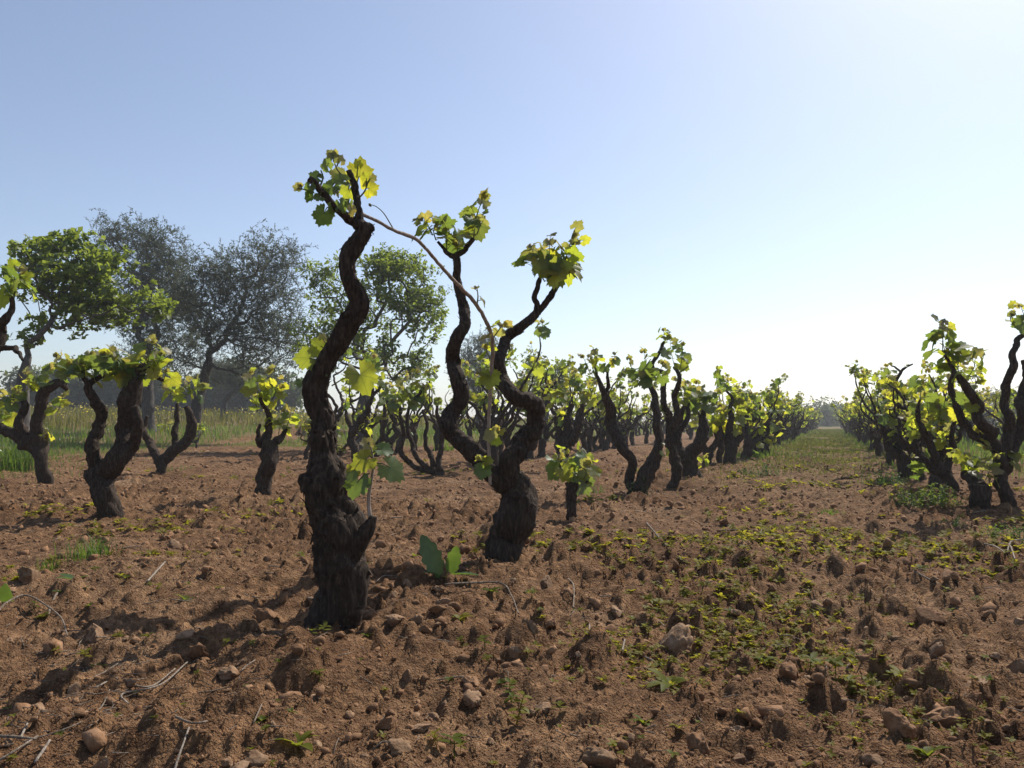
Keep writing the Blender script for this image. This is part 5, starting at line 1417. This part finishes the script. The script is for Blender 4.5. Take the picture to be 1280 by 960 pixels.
tree("fig_tree", "spreading fig tree with bare grey limbs and broad green leaves at the left edge", "fig tree", (28, 560), 13.0,
     [(28, 560, 20, 0), (27, 520, 18, 0), (28, 485, 15, 0), (31, 462, 12, 0), (36, 445, 9, 0)],
     [(78, 345, 58, 52), (128, 350, 45, 48), (165, 375, 38, 30), (60, 318, 36, 28), (40, 390, 20, 45), (110, 395, 55, 22), (195, 385, 18, 14), (92, 300, 14, 16), (45, 300, 14, 12), (32, 425, 10, 10)], 'fig', M_FIGLEAF, M_FIGBARK, 660, .165, 201, per=1, r_tip=.0045, gap=.42)
tree("olive_tree", "tallest grey olive tree rising behind the fig tree", "olive tree", (185, 522), 27.0,
     [(185, 520, 16, 0), (184, 480, 15, 0), (180, 430, 13, 0)],
     [(160, 302, 36, 38), (200, 325, 34, 36), (190, 365, 48, 42), (225, 355, 28, 40), (160, 390, 40, 38), (215, 410, 45, 45), (180, 445, 50, 35)], 'olive', M_OLIVELEAF, M_OLIVEBARK, 620, .48, 211, per=1, r_tip=.006, gap=.9)
tree("olive_tree", "dark olive tree with a visible forked trunk left of the foremost vine", "olive tree", (240, 548), 22.0,
     [(242, 546, 15, 0), (246, 510, 13, 0), (254, 475, 12, 0), (262, 452, 11, 0)],
     [(325, 345, 44, 52), (300, 375, 42, 46), (345, 335, 32, 40), (255, 375, 42, 55), (225, 400, 34, 44), (350, 400, 36, 60), (285, 425, 46, 34), (325, 440, 46, 40), (235, 450, 40, 30), (275, 345, 30, 30)], 'olive', M_OLIVELEAF, M_OLIVEBARK, 700, .42, 221, per=1, r_tip=.005, gap=.75)
tree("olive_tree", "small distant olive tree with a crooked trunk standing in the mustard", "olive tree", (280, 515), 40.0,
     [(280, 515, 8, 0), (281, 502, 7, 0), (288, 492, 6, 0)],
     [(290, 470, 30, 16), (270, 462, 22, 14), (310, 478, 18, 12)], 'olive', M_OLIVELEAF, M_OLIVEBARK, 130, .46, 231, per=2, r_tip=.009)
tree("leafy_tree", "round bright green leafy tree behind the foremost vine", "tree", (452, 560), 17.0,
     [(452, 560, 22, 0), (452, 530, 20, 0), (456, 500, 16, 0), (462, 478, 12, 0)],
     [(420, 375, 45, 55), (470, 375, 55, 58), (505, 355, 40, 38), (515, 400, 38, 45), (400, 420, 35, 45), (455, 430, 60, 40), (400, 345, 22, 26), (485, 330, 34, 20), (548, 375, 14, 14), (510, 455, 30, 25)], 'wal', M_WALLEAF, M_FIGBARK, 1050, .18, 241, per=1, r_tip=.0045, gap=.5)
tree("olive_tree", "thin grey olive tree glimpsed between the arms of the V-armed vine", "olive tree", (598, 535), 36.0,
     [(598, 535, 8, 0), (598, 512, 7, 0), (597, 495, 6, 0)],
     [(596, 455, 24, 28), (590, 480, 28, 20), (606, 440, 14, 20)], 'olive', M_OLIVELEAF, M_OLIVEBARK, 170, .42, 251, per=2, r_tip=.008)
tree("leafy_tree", "sparse small leafy tree right of the V-armed vine", "tree", (682, 545), 24.0,
     [(682, 545, 8, 0), (682, 520, 7, 0), (682, 500, 6, 0)],
     [(680, 470, 30, 26), (700, 462, 18, 18), (668, 455, 14, 14), (690, 490, 28, 16), (695, 447, 10, 10)], 'wal', M_WALLEAF, M_FIGBARK, 130, .22, 261, per=2, r_tip=.006, gap=.5)
for k, (px, w, h, Y, lab) in enumerate(((1022, 20, 20, 95, "hazy pale tree at the far end of the path, left one"), (1042, 18, 22, 110, "hazy pale tree closing the far end of the path"), (1000, 16, 15, 90, "hazy low tree behind the end of the left row"), (1062, 16, 14, 100, "hazy low tree right of the path's end"))):
    tree("distant_tree", lab, "tree", (px, 533), Y, [(px, 533, 3, 0), (px, 526, 2.5, 0)], [(px, 530 - h * .55, w, h * .6), (px, 531, w * 1.3, 5), (px - w * .5, 532 - h * .4, w * .6, h * .4), (px + w * .6, 532 - h * .4, w * .6, h * .4)], 'far', M_FARLEAF, M_OLIVEBARK, 70, 1.0, 400 + k, per=3, r_tip=.02)
for k, (px, w, h, Y, lab) in enumerate(((1212, 26, 26, 60, "dark olive bush behind the right row, leftmost"), (1246, 30, 36, 58, "dark olive tree behind the right row, between the tall arms"), (1284, 26, 34, 60, "dark olive tree cut by the right edge"), (1170, 24, 20, 70, "low dark olive bush behind the tangled vine at right"))):
    tree("olive_tree", lab, "olive tree", (px, 540), Y, [(px, 539, 5, 0), (px, 528, 4, 0)], [(px, 533 - h * .6, w, h * .55), (px - w * .6, 535 - h * .4, w * .6, h * .4), (px + w * .6, 535 - h * .4, w * .6, h * .4)], 'olive', M_OLIVELEAF, M_OLIVEBARK, 110, .75, 420 + k, per=2, r_tip=.014)
for k in range(9):
    px = 40 + k * 38; h = 26 + 8 * math.sin(k * 2.1)
    tree("distant_tree", ["far grey-green hedge tree on the rise behind the mustard, at the left edge", "far hedge tree seen under the fig tree", "far hedge tree seen left of the thin wavy vine arm", "far hedge tree seen between the forked vine's arms", "far hedge tree behind the small dark vine", "far hedge tree left of the small crooked olive", "far hedge tree behind the small crooked olive", "far hedge tree behind the short thick vine", "far hedge tree just left of the foremost vine"][k], "tree", (px, 490), 62.0, [(px, 492, 3, 0), (px, 486, 3, 0)],
         [(px, 494 - h * .45, 24, h * .62), (px + 18, 500 - h * .35, 16, h * .55), (px - 14, 502 - h * .3, 14, h * .55), (px, 506, 24, 8)], 'far', M_FARLEAF, M_OLIVEBARK, 60, 1.0, 440 + k, per=3, r_tip=.02)

# little pale hut far down the path
def hut():
    p = at(1030, 534, 120.0); p[2] = hz(p[0], p[1])
    o = empty("farm_hut", p, "tiny pale blue-grey hut far away where the path ends", "hut")
    m, n, l, b = mat("pale_plaster"); b.inputs["Base Color"].default_value = (.42, .46, .52, 1); b.inputs["Roughness"].default_value = .9
    def box(x0, x1, y0, y1, z0, z1):
        V = [(x, y, z) for z in (z0, z1) for x, y in ((x0, y0), (x1, y0), (x1, y1), (x0, y1))]
        return V, [(3, 2, 1, 0), (4, 5, 6, 7), (0, 1, 5, 4), (1, 2, 6, 5), (2, 3, 7, 6), (3, 0, 4, 7)]
    for nm, bx in (("wall", (-.9, .9, -.8, .8, -.3, 1.5)), ("roof", (-1.0, 1.0, -.9, .9, 1.5, 1.62))):
        V, Q = box(*bx); obj(nm, mesh_np(nm, V, np.array(Q), m, False), o)
hut()

# ------------------------------------------------------------------ air
def haze():
    m = bpy.data.materials.new("haze"); m.use_nodes = True
    n, l = m.node_tree.nodes, m.node_tree.links
    n.remove(n["Principled BSDF"])
    v = n.new("ShaderNodeVolumePrincipled")
    v.inputs["Color"].default_value = (0.90, 0.93, 0.97, 1)
    v.inputs["Density"].default_value = 0.0014
    v.inputs["Anisotropy"].default_value = 0.3
    l.new(v.outputs[0], n["Material Output"].inputs["Volume"])
    x0, x1, y0, y1, z0, z1 = -660, 660, -660, 660, -1.5, 14.0
    V = [(x, y, z) for z in (z0, z1) for x, y in ((x0, y0), (x1, y0), (x1, y1), (x0, y1))]
    obj("haze", mesh_np("haze", V, np.array([(3, 2, 1, 0), (4, 5, 6, 7), (0, 1, 5, 4), (1, 2, 6, 5), (2, 3, 7, 6), (3, 0, 4, 7)]), m, False), kind="stuff")
haze()
